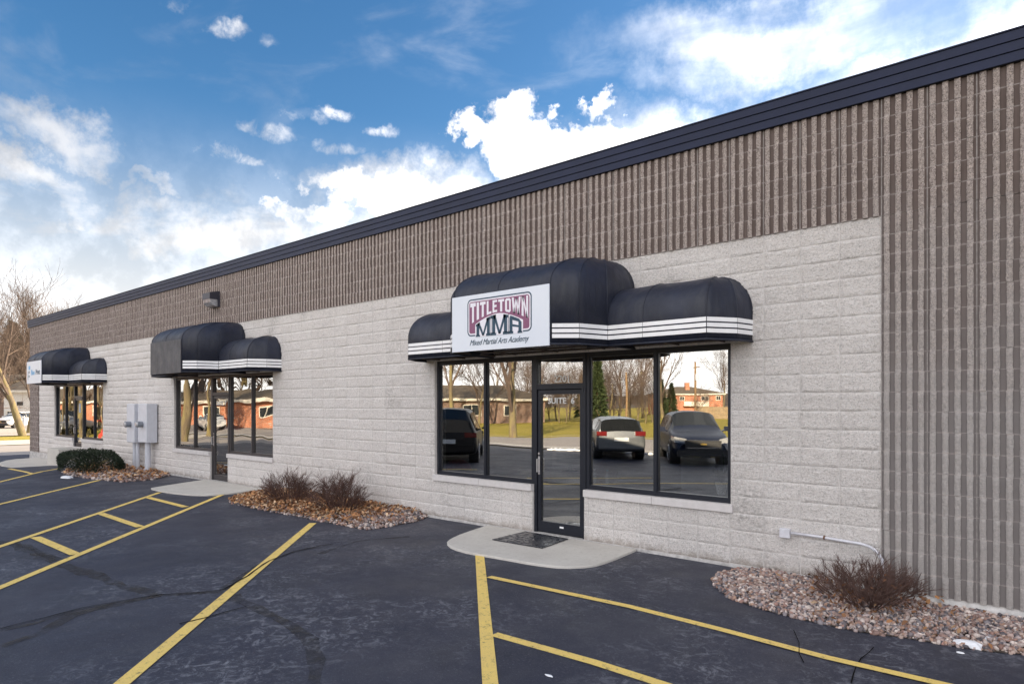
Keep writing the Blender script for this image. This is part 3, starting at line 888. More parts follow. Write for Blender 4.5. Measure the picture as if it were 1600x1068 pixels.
def logo():
    # emblem box in sign coordinates: x -.55..+.42, z .14..0.66
    X0, X1, Z0, Z1 = -.545, .575, .19, .686
    lay = -1.3262
    for (d, m, nm, k) in ((0, TEAL, 'emblem_border', 0), (.018, SW, 'emblem_inner_border', 1), (.036, MAROON, 'emblem_field', 2)):
        b = MB(); flat_poly(b, rrect(X0 + d, X1 - d, Z0 + d, Z1 - d, .065 - d * .9), lay - k * .0006); b.build(nm, m, s0)
    # letters in a unit box, strokes as quads
    T = {'T': [[(0, .80), (1, .80), (1, 1), (0, 1)], [(.32, 0), (.68, 0), (.68, .8), (.32, .8)]],
         'I': [[(.05, 0), (.95, 0), (.95, 1), (.05, 1)]],
         'L': [[(.05, 0), (.42, 0), (.42, 1), (.05, 1)], [(.42, 0), (1, 0), (1, .18), (.42, .18)]],
         'E': [[(.05, 0), (.40, 0), (.40, 1), (.05, 1)], [(.40, 0), (.97, 0), (.97, .18), (.40, .18)], [(.40, .82), (.97, .82), (.97, 1), (.40, 1)], [(.40, .42), (.85, .42), (.85, .60), (.40, .60)]],
         'O': [[(.2, 0), (.8, 0), (.7, .17), (.35, .17)], [(.2, 1), (.35, .83), (.7, .83), (.8, 1)][::-1], [(.0, .12), (.2, 0), (.35, .17), (.35, .83), (.2, 1), (.0, .88)][::1], [(.8, 0), (1, .12), (1, .88), (.8, 1), (.7, .83), (.7, .17)]],
         'W': [[(0, 1), (.16, 0), (.36, 0), (.22, 1)], [(.16, 0), (.36, 0), (.58, .95), (.43, .95)], [(.43, .95), (.64, 0), (.84, 0), (.58, .95)], [(.64, 0), (.84, 0), (1, 1), (.80, 1)]],
         'N': [[(.0, 0), (.30, 0), (.30, 1), (.0, 1)], [(.70, 0), (1, 0), (1, 1), (.70, 1)], [(.30, 1), (.05, 1), (.70, 0), (.95, 0)]]}
    sub = 6

    def warp_letters(seq, x0, x1, widths, gap, top, bot, m, nm, y):
        tot = sum(widths) + gap * (len(seq) - 1); x = x0; sc_ = (x1 - x0) / tot; b = MB()
        for ch, w in zip(seq, widths):
            wa = w * sc_
            for poly in ch:
                pts = []
                for (p, q) in zip(poly, poly[1:] + poly[:1]):
                    for k in range(sub):
                        t = k / sub; u = p[0] + (q[0] - p[0]) * t; v = p[1] + (q[1] - p[1]) * t
                        xx = x + u * wa; zt, zb = top(xx), bot(xx); pts.append((xx, zb + (zt - zb) * v))
                flat_poly(b, pts, y)
            x += wa + gap * sc_
        return b.build(nm, m, s0)
    cx = (X0 + X1) / 2; hw = (X1 - X0) / 2
    top = lambda x: Z1 - .050
    bot = lambda x: .478 - .150 * abs((x - cx) / hw) ** 1.7
    warp_letters([T[c] for c in 'TITLETOWN'], X0 + .055, X1 - .055, [1.1, .5, 1.1, .95, .95, 1.1, 1.05, 1.6, 1.15], .17, top, bot, SW, 'arched_lettering', lay - .0022)
    Mg = [[(0, 0), (.30, 0), (.30, .10), (.24, .10), (.24, .14), (0, .14)], [(.05, .1), (.24, .1), (.24, .9), (.05, .9)], [(0, .86), (.28, .86), (.28, 1), (0, 1)],
          [(.24, 1), (.10, 1), (.44, .05), (.56, .05)], [(.90, 1), (.76, 1), (.44, .05), (.56, .05)], [(.76, .1), (.95, .1), (.95, .9), (.76, .9)], [(.72, .86), (1, .86), (1, 1), (.72, 1)], [(.70, 0), (1, 0), (1, .14), (.70, .14)]]
    Ag = [[(0, 0), (.34, 0), (.34, .14), (0, .14)], [(.05, .1), (.28, .1), (.28, .85), (.05, .85)], [(.05, .85), (.12, 1), (.78, 1), (.95, .85)][::-1], [(.72, .1), (.95, .1), (.95, .85), (.72, .85)], [(.28, .40), (.72, .40), (.72, .54), (.28, .54)], [(.28, .78), (.72, .78), (.72, .86), (.28, .86)], [(.66, 0), (1, 0), (1, .14), (.66, .14)]]
    tm = lambda x: .448 - .112 * abs((x - cx) / (hw * .72)) ** 1.7
    bm = lambda x: Z0 - .012
    # white halo behind the three big letters: the same letters, fattened
    hal = MB()
    def halo(x0, x1, e):
        n = 24; pts = [(x0 - e, bm(x0) + .0), (x1 + e, bm(x1) + .0)]
        for k in range(n + 1):
            x = x1 + e - (x1 - x0 + 2 * e) * k / n; pts.append((x, tm(x) + e))
        flat_poly(hal, pts, lay - .0028)
    W3 = [1.25, 1.35, 1.05]; gp = .06; x0, x1 = -.385, .425; sc_ = (x1 - x0) / (sum(W3) + 2 * gp); xx = x0
    for w in W3:
        wa = w * sc_; cxm = xx + wa / 2
        halo(xx, xx + wa, .012)
        xx += wa + gp * sc_
    hal.build('lettering_halo', SW, s0)
    # plum counters show again between the legs, then the teal letters
    warp_letters([Mg, Mg, Ag], x0, x1, W3, gp, tm, bm, TEAL, 'big_lettering', lay - .0042)
    text_mesh('Mixed Martial Arts Academy', .108, TEAL, (cx - .01, lay - .002, .10), s0, 'script_lettering', shear=.45, sx=.86, space=.95, extr=.0005)


logo()
LB = simple('light blue ink', (.22, .50, .80), .6)
text_mesh('Blue', .25, LB, (-.10, -1.328, .36), s2, 'blue_lettering', bold=.003)
text_mesh('Print', .25, TEAL, (.48, -1.328, .36), s2, 'dark_lettering', bold=.002)
b = MB(); flat_poly(b, rrect(-.62, -.40, .47, .60, .03), -1.3262); b.build('logo_square', LB, s2)
b = MB()
for zz in (.20, .34): flat_poly(b, rrect(-.60, -.50, zz, zz + .09, .04), -1.3262)
flat_poly(b, rrect(-.70, -.66, .12, .40, .01), -1.3262); b.build('logo_mark', TEAL, s2)

# ------------------------------------------------------------------ fixtures on the wall
p = W(320, 467, .03)
lamp = thing('wall_lamp', 'dark wall pack lamp with a glass lens high on the ribbed brown band', 'wall lamp', (W(331, 467, .15).x, -.036, W(331, 467, .15).z))
m = MB(); hw = .20
m.box(-hw, hw, -.06, -.0, -.20, .18); m.quad([(-hw, -.06, .18), (-hw, -.26, .13), (hw, -.26, .13), (hw, -.06, .18)]); m.quad([(-hw, -.26, .13), (-hw, -.26, -.02), (hw, -.26, -.02), (hw, -.26, .13)])
for s in (-hw, hw): m.quad([(s, -.06, .18), (s, -.26, .13), (s, -.26, -.02), (s, -.06, -.02)])
m.build('lamp_housing', simple('bronze lamp housing', (.05, .05, .07), .4, .2), lamp)
m = MB(); prof = [(-.255, -.022), (-.235, -.10), (-.17, -.175), (-.062, -.195)]
for (a, c) in zip(prof, prof[1:]): m.quad([(-hw + .012, a[0], a[1]), (hw - .012, a[0], a[1]), (hw - .012, c[0], c[1]), (-hw + .012, c[0], c[1])])
for s in (-hw + .012, hw - .012): m.quad([(s, a[0], a[1]) for a in prof] + [(s, -.062, -.022)])
m.build('lamp_lens', simple('ribbed lamp glass', (.42, .42, .45), .15, vary=.3, scale=14), lamp)


def meter(px0, px1, label, conduits):
    d = .30; x0, x1 = W(px0, 632, d).x, W(px1, 632, d).x; zt, zb = W(px0, 630.5, d).z, W(px0, 690.5, d).z
    o = thing('meter_cabinet', label, 'meter cabinet', ((x0 + x1) / 2, -.03, 0), 0, 'grey electrical cabinets on the wall')
    w = (x1 - x0) / 2
    m = MB(); m.box(-w, w, -d + .045, 0, zb, zt); m.build('cabinet_body', GREYPAINT, o, bevel=.008)
    m = MB(); m.box(-w + .006, w - .006, -d + .02, -d + .044, zb + .012, zt - .008); cv = m.build('cabinet_cover', GREYPAINT, o, bevel=.006)
    m = MB(); zc = W(px0, 662, d).z; m.tube([(-.0, -d + .022, zc), (0, -d - .10, zc)], .085, 16); m.tube([(0, -d - .10, zc), (0, -d - .125, zc)], .095, 16)
    m.build('meter_socket', simple('meter collar', (.24, .26, .30), .45), o, smooth=False)
    m = MB(); m.tube([(0, -d - .125, zc), (0, -d - .165, zc)], [.07, .05], 14); m.build('meter_glass', simple('meter face', (.5, .5, .52), .15), o)
    for cx, r in conduits:
        m = MB(); gz = g(o.location.x) - .02
        m.tube([(cx, -.13, zb + .01), (cx, -.13, gz)], r, 14); m.tube([(cx, -.13, zb - .35), (cx, -.13, zb - .38)], r * 1.12, 14); m.tube([(cx, -.13, gz + .02), (cx, -.13, gz + .36)], r * 1.10, 14)
        m.build('conduit', GREYPAINT, o, smooth=False)
    return o


meter(198.5, 210.5, 'left one of two tall grey electric meter cabinets, on twin conduits', [(-.10, .05), (.13, .05)])
mm = meter(217, 231, 'right one of two tall grey electric meter cabinets, on a single thick conduit', [(.0, .075)])
mm.location.y = -.045
# white conduit that bends down in front of the ribbed pier
o = thing('wall_conduit', 'white painted conduit with a junction box, bending down into the gravel by the shrub', 'conduit', (W(1228, 831).x, 0, W(1228, 831).z))
ol = Vector(o.location)
PIPEW = simple('white painted pipe', (.66, .66, .72), .5, vary=.12, scale=12)
m = MB(); m.box(-.055, .06, -.062, -.012, -.055, .05); m.build('junction_box', PIPEW, o, bevel=.006)
pts = [W(1236, 832, .055), W(1280, 838, .055), W(1320, 845, .055), W(1345, 849, .055), W(1360, 854, .06), W(1371, 862, .065), W(1378, 874, .07), W(1380, 890, .075), W(1380, 935, .075)]
m = MB(); m.tube([q - ol for q in pts], .0155, 10); m.build('pipe', PIPEW, o, smooth=True)
m = MB(); q = W(1288, 839, .055) - ol; m.tube([q + Vector((-.008, 0, .001)), q + Vector((.008, 0, -.001))], .022, 10); m.build('pipe_strap', simple('rusty strap', (.16, .07, .03), .9), o)


# ------------------------------------------------------------------ slabs, mat
def slab(name, poly, z, th, m, label=None, cat=None, kind='structure', bev=.012, smoothpts=True):
    P = [Vector(p) for p in poly]
    if smoothpts:
        q = []
        n = len(P)
        for i in range(n):
            a, b = P[i], P[(i + 1) % n]
            if (b - a).length > .05 and not (abs(a.y) < .1 and abs(b.y) < .1): q += [a.lerp(b, .22), a.lerp(b, .78)]
            else: q += [a, b]
        P = q
    mb = MB(); top = [(p.x, p.y, z) for p in P]; bot = [(p.x, p.y, z - th) for p in P]; n = len(P)
    mb.quad(top)
    for i in range(n): mb.quad([bot[i], bot[(i + 1) % n], top[(i + 1) % n], top[i]])
    o = mb.build(name, m, bevel=bev)
    me = o.data
    import bmesh
    bm = bmesh.new(); bm.from_mesh(me); bmesh.ops.remove_doubles(bm, verts=bm.verts, dist=.0005); bmesh.ops.recalc_face_normals(bm, faces=bm.faces); bm.to_mesh(me); bm.free()
    tag(o, label, cat, None, kind); return o


def atz(px, py, z): x, y = onz(px, py, z); return (x, y, z)


sl = [atz(*p, .0) for p in ((990, 858), (953, 874), (925, 882), (880, 884), (835, 879), (780, 869), (735, 862), (706, 854), (697, 846), (704, 840), (722, 832), (757, 820))]
sl[0] = (sl[0][0], -.024, 0); sl[-1] = (sl[-1][0], -.024, 0)
slab('entrance_slab', sl, -.004, .2, CONC)
s2p = [atz(*p, 0.0) for p in ((398, 764), (365, 769), (330, 772), (300, 772), (262, 768), (238, 763), (235, 761), (262, 753))]
s2p[0] = (s2p[0][0], -.024, 0); s2p[-1] = (s2p[-1][0], -.024, 0)
slab('entrance_slab', s2p, -.004, .2, CONC)
s3p = [atz(*p, -.22) for p in ((150, 740), (98, 736), (62, 732), (44, 727), (40, 724), (66, 717))]
x3 = OPEN[2] + OFF[2]
s3 = [(-22.6, -.03, 0), (-22.6, -1.6, 0), (-26, -1.9, 0), (-29.5, -1.8, 0), (-31.2, -1.1, 0), (-31.6, -.03, 0)]
mb = slab('entrance_slab', s3, -.20, .5, CONC)
ld = MB(); ld.box(x3 - .12, x3 + 1.15, -.75, -.03, -.6, .385); lo = ld.build('door_landing', CONC, bevel=.01); tag(lo, 'raised concrete landing with a pale top in front of the farthest door', 'landing')
mt = [atz(*p, .008) for p in ((769, 842), (821, 829.5), (888, 841), (847, 855.5))]
MATM = Mat('wet patterned doormat', (.014, .016, .024), .35, spec=.6)
v = MATM.node('ShaderNodeTexVoronoi', feature='DISTANCE_TO_EDGE'); MATM.link(MATM.tc, v.inputs[0]); v.inputs['Scale'].default_value = 13
MATM.mix(MATM.ramp(v.outputs[0], .02, .06, .55, 0), (.075, .078, .088)); MATM.rough(MATM.ramp(MATM.noise(14, 4), .4, .6, .12, .6)); MATM.bump(v.outputs[0], .6, .01)
slab('doormat', mt, .011, .010, MATM.m, 'black patterned rubber doormat lying on the concrete slab at the door', 'doormat', None, .002, False)
bpy.data.objects['doormat'].pop('kind', None)


# ------------------------------------------------------------------ gravel beds
def inside(poly, x, y):
    c = np.zeros(len(x), bool); n = len(poly)
    for i in range(n):
        x0, y0 = poly[i]; x1, y1 = poly[(i + 1) % n]
        cond = ((y0 > y) != (y1 > y)) & (x < (x1 - x0) * (y - y0) / (y1 - y0 + 1e-12) + x0); c ^= cond
    return c


def edge_dist(poly, x, y):
    d = np.full(len(x), 1e9); n = len(poly)
    for i in range(n):
        ax, ay = poly[i]; bx, by = poly[(i + 1) % n]; L2 = (bx - ax) ** 2 + (by - ay) ** 2
        t = np.clip(((x - ax) * (bx - ax) + (y - ay) * (by - ay)) / L2, 0, 1)
        dd = np.hypot(x - ax - t * (bx - ax), y - ay - t * (by - ay)); 
        if abs(ay) < .12 and abs(by) < .12: continue
        d = np.minimum(d, dd)
    return d


tt = (1 + 5 ** .5) / 2
ICO_V = np.array([(-1, tt, 0), (1, tt, 0), (-1, -tt, 0), (1, -tt, 0), (0, -1, tt), (0, 1, tt), (0, -1, -tt), (0, 1, -tt), (tt, 0, -1), (tt, 0, 1), (-tt, 0, -1), (-tt, 0, 1)]) / math.hypot(1, tt)
ICO_F = np.array([(0, 11, 5), (0, 5, 1), (0, 1, 7), (0, 7, 10), (0, 10, 11), (1, 5, 9), (5, 11, 4), (11, 10, 2), (10, 7, 6), (7, 1, 8), (3, 9, 4), (3, 4, 2), (3, 2, 6), (3, 6, 8), (3, 8, 9), (4, 9, 5), (2, 4, 11), (6, 2, 10), (8, 6, 7), (9, 8, 1)])
PAL = np.array([.93, .84, .80]) * np.array([(.42, .34, .32), (.30, .22, .20), (.50, .42, .38), (.62, .58, .56), (.20, .19, .21), (.12, .12, .14), (.36, .24, .21), (.45, .40, .40), (.70, .66, .63), (.27, .27, .30), (.40, .28, .22)])


def rotm(n):
    q = rng.normal(size=(n, 4)); q /= np.linalg.norm(q, axis=1)[:, None]; w, x, y, z = q.T
    return np.stack([1 - 2 * (y * y + z * z), 2 * (x * y - z * w), 2 * (x * z + y * w), 2 * (x * y + z * w), 1 - 2 * (x * x + z * z), 2 * (y * z - x * w), 2 * (x * z - y * w), 2 * (y * z + x * w), 1 - 2 * (x * x + y * y)], 1).reshape(n, 3, 3)


def bed(px_poly, spacing, size, name, wallpts=(), pal=PAL, mound=.05):
    P = []
    for p in px_poly:
        if p[0] == 'w': P.append((p[1], -.03))
        else: q = G(*p); P.append((q.x, min(q.y, -.03)))
    xs = [p[0] for p in P]; ys = [p[1] for p in P]
    n = int((max(xs) - min(xs)) * (max(ys) - min(ys)) / spacing ** 2)
    x = rng.uniform(min(xs), max(xs), n); y = rng.uniform(min(ys), max(ys), n)
    k = inside(P, x, y); x, y = x[k], y[k]
    e = edge_dist(P, x, y); z = np.array([g(a) for a in x]) + mound * np.clip(e / .35, 0, 1) ** .7
    n = len(x); s = np.clip(rng.lognormal(-.15, .32, n), .45, 1.6) * size
    V = ICO_V[None] * (1 + rng.uniform(-.16, .16, (n, 12, 1))); V = V * np.stack([np.ones(n), rng.uniform(.65, .95, n), rng.uniform(.45, .75, n)], 1)[:, None, :]
    A_ = rotm(n); flat = rng.random(n) < .0
    V = np.einsum('nij,nvj->nvi', A_, V) * s[:, None, None] * .5
    V[:, :, 0] += x[:, None]; V[:, :, 1] += y[:, None]; V[:, :, 2] += (z + rng.uniform(-.2, .5, n) * size * .6)[:, None]
    Fc = (ICO_F[None] + (np.arange(n) * 12)[:, None, None]).reshape(-1, 3)
    c = pal[rng.integers(0, len(pal), n)] * rng.uniform(.7, 1.15, (n, 1)); C_ = np.repeat(c, 12, axis=0)
    o = npmesh(name, V.reshape(-1, 3), Fc, STONE, None, True, C_); tag(o, None, None, None, 'stuff')
    # soil under the stones
    b = MB(); NX = 50; NY = 12
    import itertools
    gx = np.linspace(min(xs), max(xs), NX + 1); gy = np.linspace(min(ys), max(ys), NY + 1)
    b.quad([(p[0], p[1], g(p[0]) + .012) for p in P]) if False else None
    cx_, cy_ = sum(xs) / len(xs), sum(ys) / len(ys)
    ctr = (cx_, cy_, g(cx_) + mound * .8)
    for i in range(len(P)):
        a, c2 = P[i], P[(i + 1) % len(P)]; b.quad([(a[0], a[1], g(a[0]) + .008), (c2[0], c2[1], g(c2[0]) + .008), ctr])
    tag(b.build('planting_bed', simple('dark soil', (.10, .075, .06), .95, vary=.3, scale=20)), None, None, None, 'structure')
    return P


RB = bed([('w', -3.02), (1122, 896), (1113, 905), (1116, 916), (1140, 935), (1200, 955), (1270, 972), (1340, 987), (1420, 998), (1480, 1008), (1540, 1018), (1640, 1026), ('w', 1.2)], .0205, .048, 'gravel')
MBd = bed([('w', W(668).x), (668, 808), (650, 815), (610, 822), (575, 828), (535, 821), (470, 808), (400, 795), (362, 787), (357, 783), (375, 776), (420, 769), ('w', W(440).x)], .034, .060, 'gravel')
LBd = bed([('w', W(266).x), (264, 744), (235, 750), (190, 753), (150, 749), (112, 744), (96, 738), ('w', -25.4)], .05, .085, 'gravel')


def leaves(P, n, size, name, region, cols):
    xs = [p[0] for p in P]; ys = [p[1] for p in P]
    x = rng.uniform(min(xs), max(xs), n * 3); y = rng.uniform(min(ys), max(ys), n * 3); k = inside(P, x, y); x, y = x[k], y[k]
    pr = region(x, y); k = rng.random(len(x)) < pr; x, y = x[k][:n], y[k][:n]; n = len(x)
    e = edge_dist(P, x, y)
    base = np.array([(-.5, 0, 0), (-.2, -.28, .08), (.25, -.25, .05), (.55, 0, .12), (.25, .25, -.04), (-.2, .28, .10)])
    V = np.repeat(base[None], n, 0) * rng.uniform(.7, 1.3, (n, 1, 1)) * size; V[:, :, 2] += rng.uniform(-.2, .2, (n, 6)) * size
    a = rng.uniform(-.8, .8, n); b = rng.uniform(-.8, .8, n); c = rng.uniform(0, 6.28, n)
    ca, sa, cb, sb, cc, sc = np.cos(a), np.sin(a), np.cos(b), np.sin(b), np.cos(c), np.sin(c)
    Rx = np.zeros((n, 3, 3)); Rx[:, 0, 0] = 1; Rx[:, 1, 1] = ca; Rx[:, 1, 2] = -sa; Rx[:, 2, 1] = sa; Rx[:, 2, 2] = ca
    Ry = np.zeros((n, 3, 3)); Ry[:, 1, 1] = 1; Ry[:, 0, 0] = cb; Ry[:, 0, 2] = sb; Ry[:, 2, 0] = -sb; Ry[:, 2, 2] = cb
    Rz = np.zeros((n, 3, 3)); Rz[:, 2, 2] = 1; Rz[:, 0, 0] = cc; Rz[:, 0, 1] = -sc; Rz[:, 1, 0] = sc; Rz[:, 1, 1] = cc
    V = np.einsum('nij,nvj->nvi', Rz @ Ry @ Rx, V)
    z = np.array([g(q) for q in x]) + .06 * np.clip(e / .35, 0, 1) + .03 + rng.uniform(0, .05, n)
    V[:, :, 0] += x[:, None]; V[:, :, 1] += y[:, None]; V[:, :, 2] += z[:, None]
    Fc = (np.array([(0, 1, 2, 3, 4, 5)])[None] + (np.arange(n) * 6)[:, None, None]).reshape(-1, 6)
    C_ = np.repeat(cols[rng.integers(0, len(cols), n)] * rng.uniform(.7, 1.2, (n, 1)), 6, axis=0)
    tag(npmesh(name, V.reshape(-1, 3), Fc, LEAFM, None, False, C_), None, None, None, 'stuff')


LC = np.array([(.50, .25, .11), (.42, .20, .09), (.55, .33, .18), (.33, .16, .08), (.60, .42, .27), (.25, .12, .06)])
leaves(MBd, 3400, .068, 'fallen_leaves', lambda x, y: np.clip(1.15 - np.clip((x + 10.2) / 1.6, 0, 1) * 1.1, .03, 1), LC)
leaves(RB, 150, .055, 'fallen_leaves', lambda x, y: np.exp(-((x + 1.6) ** 2) / .35) * .9 + .02, LC * .7)
leaves(LBd, 700, .085, 'fallen_leaves', lambda x, y: np.full(len(x), .8), LC)


# ------------------------------------------------------------------ shrubs
def twig_shrub(x, y, rad, h, n, label, group, seed, lean=0):
    rd = random.Random(seed); o = thing('bare_shrub', label, 'shrub', (x, y, g(x) + .02), 0, group); m = MB()
    def spray(p, e, r0, lev):
        mid = p.lerp(e, .5) + Vector((rd.uniform(-1, 1), rd.uniform(-1, 1), rd.uniform(-.2, .8))) * (e - p).length * .10
        m.tube([p, mid, e], [r0, r0 * .8, r0 * .55], 4 if lev == 0 else 3, cap=False)
        if lev == 2: return
        d = (e - p).normalized(); L = (e - p).length
        for j in range((6, 6)[lev]):
            s_ = mid.lerp(e, rd.uniform(-.2, 1.0)); side = Vector((rd.uniform(-1, 1), rd.uniform(-1, 1), rd.uniform(-.3, .6)))
            q_ = s_ + (d * 1.0 + side * .75).normalized() * L * rd.uniform(.30, .55)
            if y + q_.y > -.04: q_.y = -.04 - y
            spray(s_, q_, r0 * .55, lev + 1)
    for i in range(n):
        a = rd.uniform(0, 6.283); t = rd.random() ** .5
        bx, by = math.cos(a) * rad * .22 * t, math.sin(a) * rad * .22 * t
        ex, ey = math.cos(a) * rad * t * .78, math.sin(a) * rad * t * .78
        hh = h * math.sqrt(max(.10, 1 - (t * .90) ** 2)) * rd.uniform(.55, .82)
        if y + ey > -.06: ey = -.06 - y
        spray(Vector((bx, by, -.03)), Vector((ex, ey, hh)), rd.uniform(.0042, .0068), 0)
    m.build('twigs', TWIG, o)
    d = MB()
    for i in range(n * 6):                        # dry leaves and seed heads caught in it
        a = rd.uniform(0, 6.283); r = rad * rd.random() ** .5 * .9; z = h * rd.random() ** 1.6 * .8 * math.sqrt(max(.05, 1 - (r / rad) ** 2))
        c = Vector((math.cos(a) * r, math.sin(a) * r, z))
        if y + c.y > -.05: continue
        u = Vector((rd.uniform(-1, 1), rd.uniform(-1, 1), rd.uniform(-1, 1))).normalized(); w = u.orthogonal().normalized(); s = rd.uniform(.008, .022)
        d.quad([c - u * s, c - w * s * .6, c + u * s, c + w * s * .6])
    d.build('dry_leaves', simple('shrub dry leaf', (.16, .07, .035), .9, vary=.35, scale=9), o)
    return o


q = G(1352, 951); twig_shrub(q.x, q.y + .02, .60, .47, 78, 'round bare shrub of reddish twigs growing in gravel beside the white conduit', None, 3)
q = G(452, 789); twig_shrub(q.x, q.y, .64, .66, 85, 'bare twiggy shrub, the left one of the pair in the leaf covered bed', 'pair of bare shrubs in the leafy bed', 5)
q = G(530, 803); twig_shrub(q.x, q.y, .62, .72, 85, 'bare twiggy shrub, the right one of the pair in the leaf covered bed', 'pair of bare shrubs in the leafy bed', 8)


def yew():
    a, b = G(99, 738), G(190, 735); cx = (a.x + b.x) / 2; cy = -1.15
    o = thing('evergreen_shrub', 'low dense dark green evergreen shrub clipped wide, left of the meter cabinets', 'shrub', (cx, cy, g(cx)))
    L_, D_, H_ = 1.5, .60, .64; n = 16000
    u = rng.normal(size=(n, 3)); u /= np.linalg.norm(u, axis=1)[:, None]; u[:, 2] = np.abs(u[:, 2]) * 1.0
    pw = .55
    p = np.sign(u) * np.abs(u) ** pw * np.array([L_, D_, H_]) * rng.uniform(.72, 1.0, (n, 1)) ** .6
    nz = np.array([noise.noise(Vector((a_[0] * 2.2, a_[1] * 2.2, a_[2] * 3))) for a_ in p]); p *= (1 + .10 * nz)[:, None]; p[:, 2] = np.clip(p[:, 2], .02, 9)
    s = rng.uniform(.022, .05, n); dr = u + rng.normal(size=(n, 3)) * .6; dr /= np.linalg.norm(dr, axis=1)[:, None]
    w = np.cross(dr, rng.normal(size=(n, 3))); w /= np.linalg.norm(w, axis=1)[:, None]
    V = np.stack([p, p + (dr * .5 + w * .28) * s[:, None], p + dr * s[:, None] * 1.3, p + (dr * .5 - w * .28) * s[:, None]], 1)
    npmesh('leaves', V.reshape(-1, 3), np.arange(n * 4).reshape(-1, 4), YEW, o)
    m = MB()
    for i in range(14):
        a = random.uniform(0, 6.28); m.tube([(0, 0, -.05), (math.cos(a) * L_ * .35, math.sin(a) * D_ * .35, H_ * .35), (math.cos(a) * L_ * .75, math.sin(a) * D_ * .7, H_ * .6)], [.03, .02, .008], 5)
    m.build('stem', BARK, o)


yew()


def snow(px, py, rx, ry, h, label):
    c = G(px, py); n = 14; m = MB(); ring = []
    for k in range(n):
        a = 6.283 * k / n; rr = 1 + .35 * noise.noise(Vector((math.cos(a) * 1.5, math.sin(a) * 1.5, px)))
        ring.append((math.cos(a) * rx * rr, math.sin(a) * ry * rr))
    for (s0_, h0, s1_, h1) in ((1, 0, .85, .6), (.85, .6, .5, .9), (.5, .9, .05, 1)):
        for k in range(n):
            a, b = ring[k], ring[(k + 1) % n]; m.quad([(c.x + a[0] * s0_, c.y + a[1] * s0_, c.z + .005 + h * h0), (c.x + b[0] * s0_, c.y + b[1] * s0_, c.z + .005 + h * h0), (c.x + b[0] * s1_, c.y + b[1] * s1_, c.z + .005 + h * h1), (c.x + a[0] * s1_, c.y + a[1] * s1_, c.z + .005 + h * h1)])
    o = m.build('snow_patch', SNOW, smooth=True); tag(o, None, None, None, 'stuff')


snow(1514, 1010, .13, .06, .05, ''); snow(1545, 1004, .05, .04, .05, ''); snow(858, 1056, .035, .014, .008, ''); snow(1500, 1020, .03, .02, .01, '')
snow(104, 746, .28, .12, .05, '')
for px_, w_ in ((955, 1.0), (870, 1.3), (840, .9)):
    x_, y_ = mirror(px_, 25.6); c_ = Vector((x_, -14.9, g(x_)))
    m = MB(); NP_ = 40; rr = 1.6
    pts_ = [(c_.x + (k / NP_ - .5) * 2 * rr, c_.y + .1 * math.sin(k), c_.z + .02) for k in range(NP_ + 1)]
    m.tube(pts_, [.04 + .05 * abs(noise.noise(Vector((k * .5, px_, 0)))) * 2 for k in range(NP_ + 1)], 6); tag(m.build('snow_ridge', SNOW, smooth=True), None, None, None, 'stuff')

# ------------------------------------------------------------------ trees
def D(px, Z):                                            # a thing seen directly at column px, Z metres ahead
    r = ray(px, 632); return r[0] * Z, r[1] * Z - DIST


def bare_tree(name, h, seed, lean=(0, 0), levels=4, fork=.28, spread=.75, r0=.2, limbs=5, twig=.010, dens=5):
    rd = random.Random(seed); trunk = MB(); crown = MB()

    def grow(p, d, L, r, lev):
        mb = trunk if lev == 0 else crown; n = 5 if lev < 2 else 3
        pts = [p]; dd = d.copy(); rr = [r]
        for i in range(n):
            dd = (dd + Vector((rd.uniform(-1, 1), rd.uniform(-1, 1), rd.uniform(-.3, .9))) * (.10 + .05 * lev)).normalized()
            pts.append(pts[-1] + dd * (L / n)); rr.append(max(twig * .6, r * (1 - .62 * (i + 1) / n)))
        mb.tube(pts, rr, 8 if lev == 0 else (5 if lev == 1 else 3), cap=False)
        if lev >= levels: return
        k = limbs if lev == 0 else dens
        for j in range(k):
            t = (fork + (1 - fork) * (j + rd.random()) / k) if lev == 0 else .25 + .75 * (j + rd.random() * .6) / k
            q = min(t * n, n - .001); i = int(q); b = pts[i].lerp(pts[i + 1], q - i); rb = rr[i] * .72
            dl = (pts[i + 1] - pts[i]).normalized(); a = rd.uniform(0, 6.283)
            side = dl.orthogonal().normalized(); side = (Matrix.Rotation(a, 3, dl) @ side)
            ang = rd.uniform(.35, .75) * spread / .75 if lev < 3 else rd.uniform(.4, 1.0)
            nd = (dl * math.cos(ang) + side * math.sin(ang)); nd.z += .12; nd.normalize()
            grow(b, nd, L * rd.uniform(.50, .72) * (1.25 if lev == 0 else 1), max(twig, rb * .75), lev + 1)
    d0 = Vector((lean[0], lean[1], 1)).normalized()
    grow(Vector((0, 0, -.1)), d0, h * .62, r0, 0)
    o = thing(name, None, 'tree')
    trunk.build('trunk', BARK, o, smooth=True); crown.build('crown', TWIGT, o)
    return o


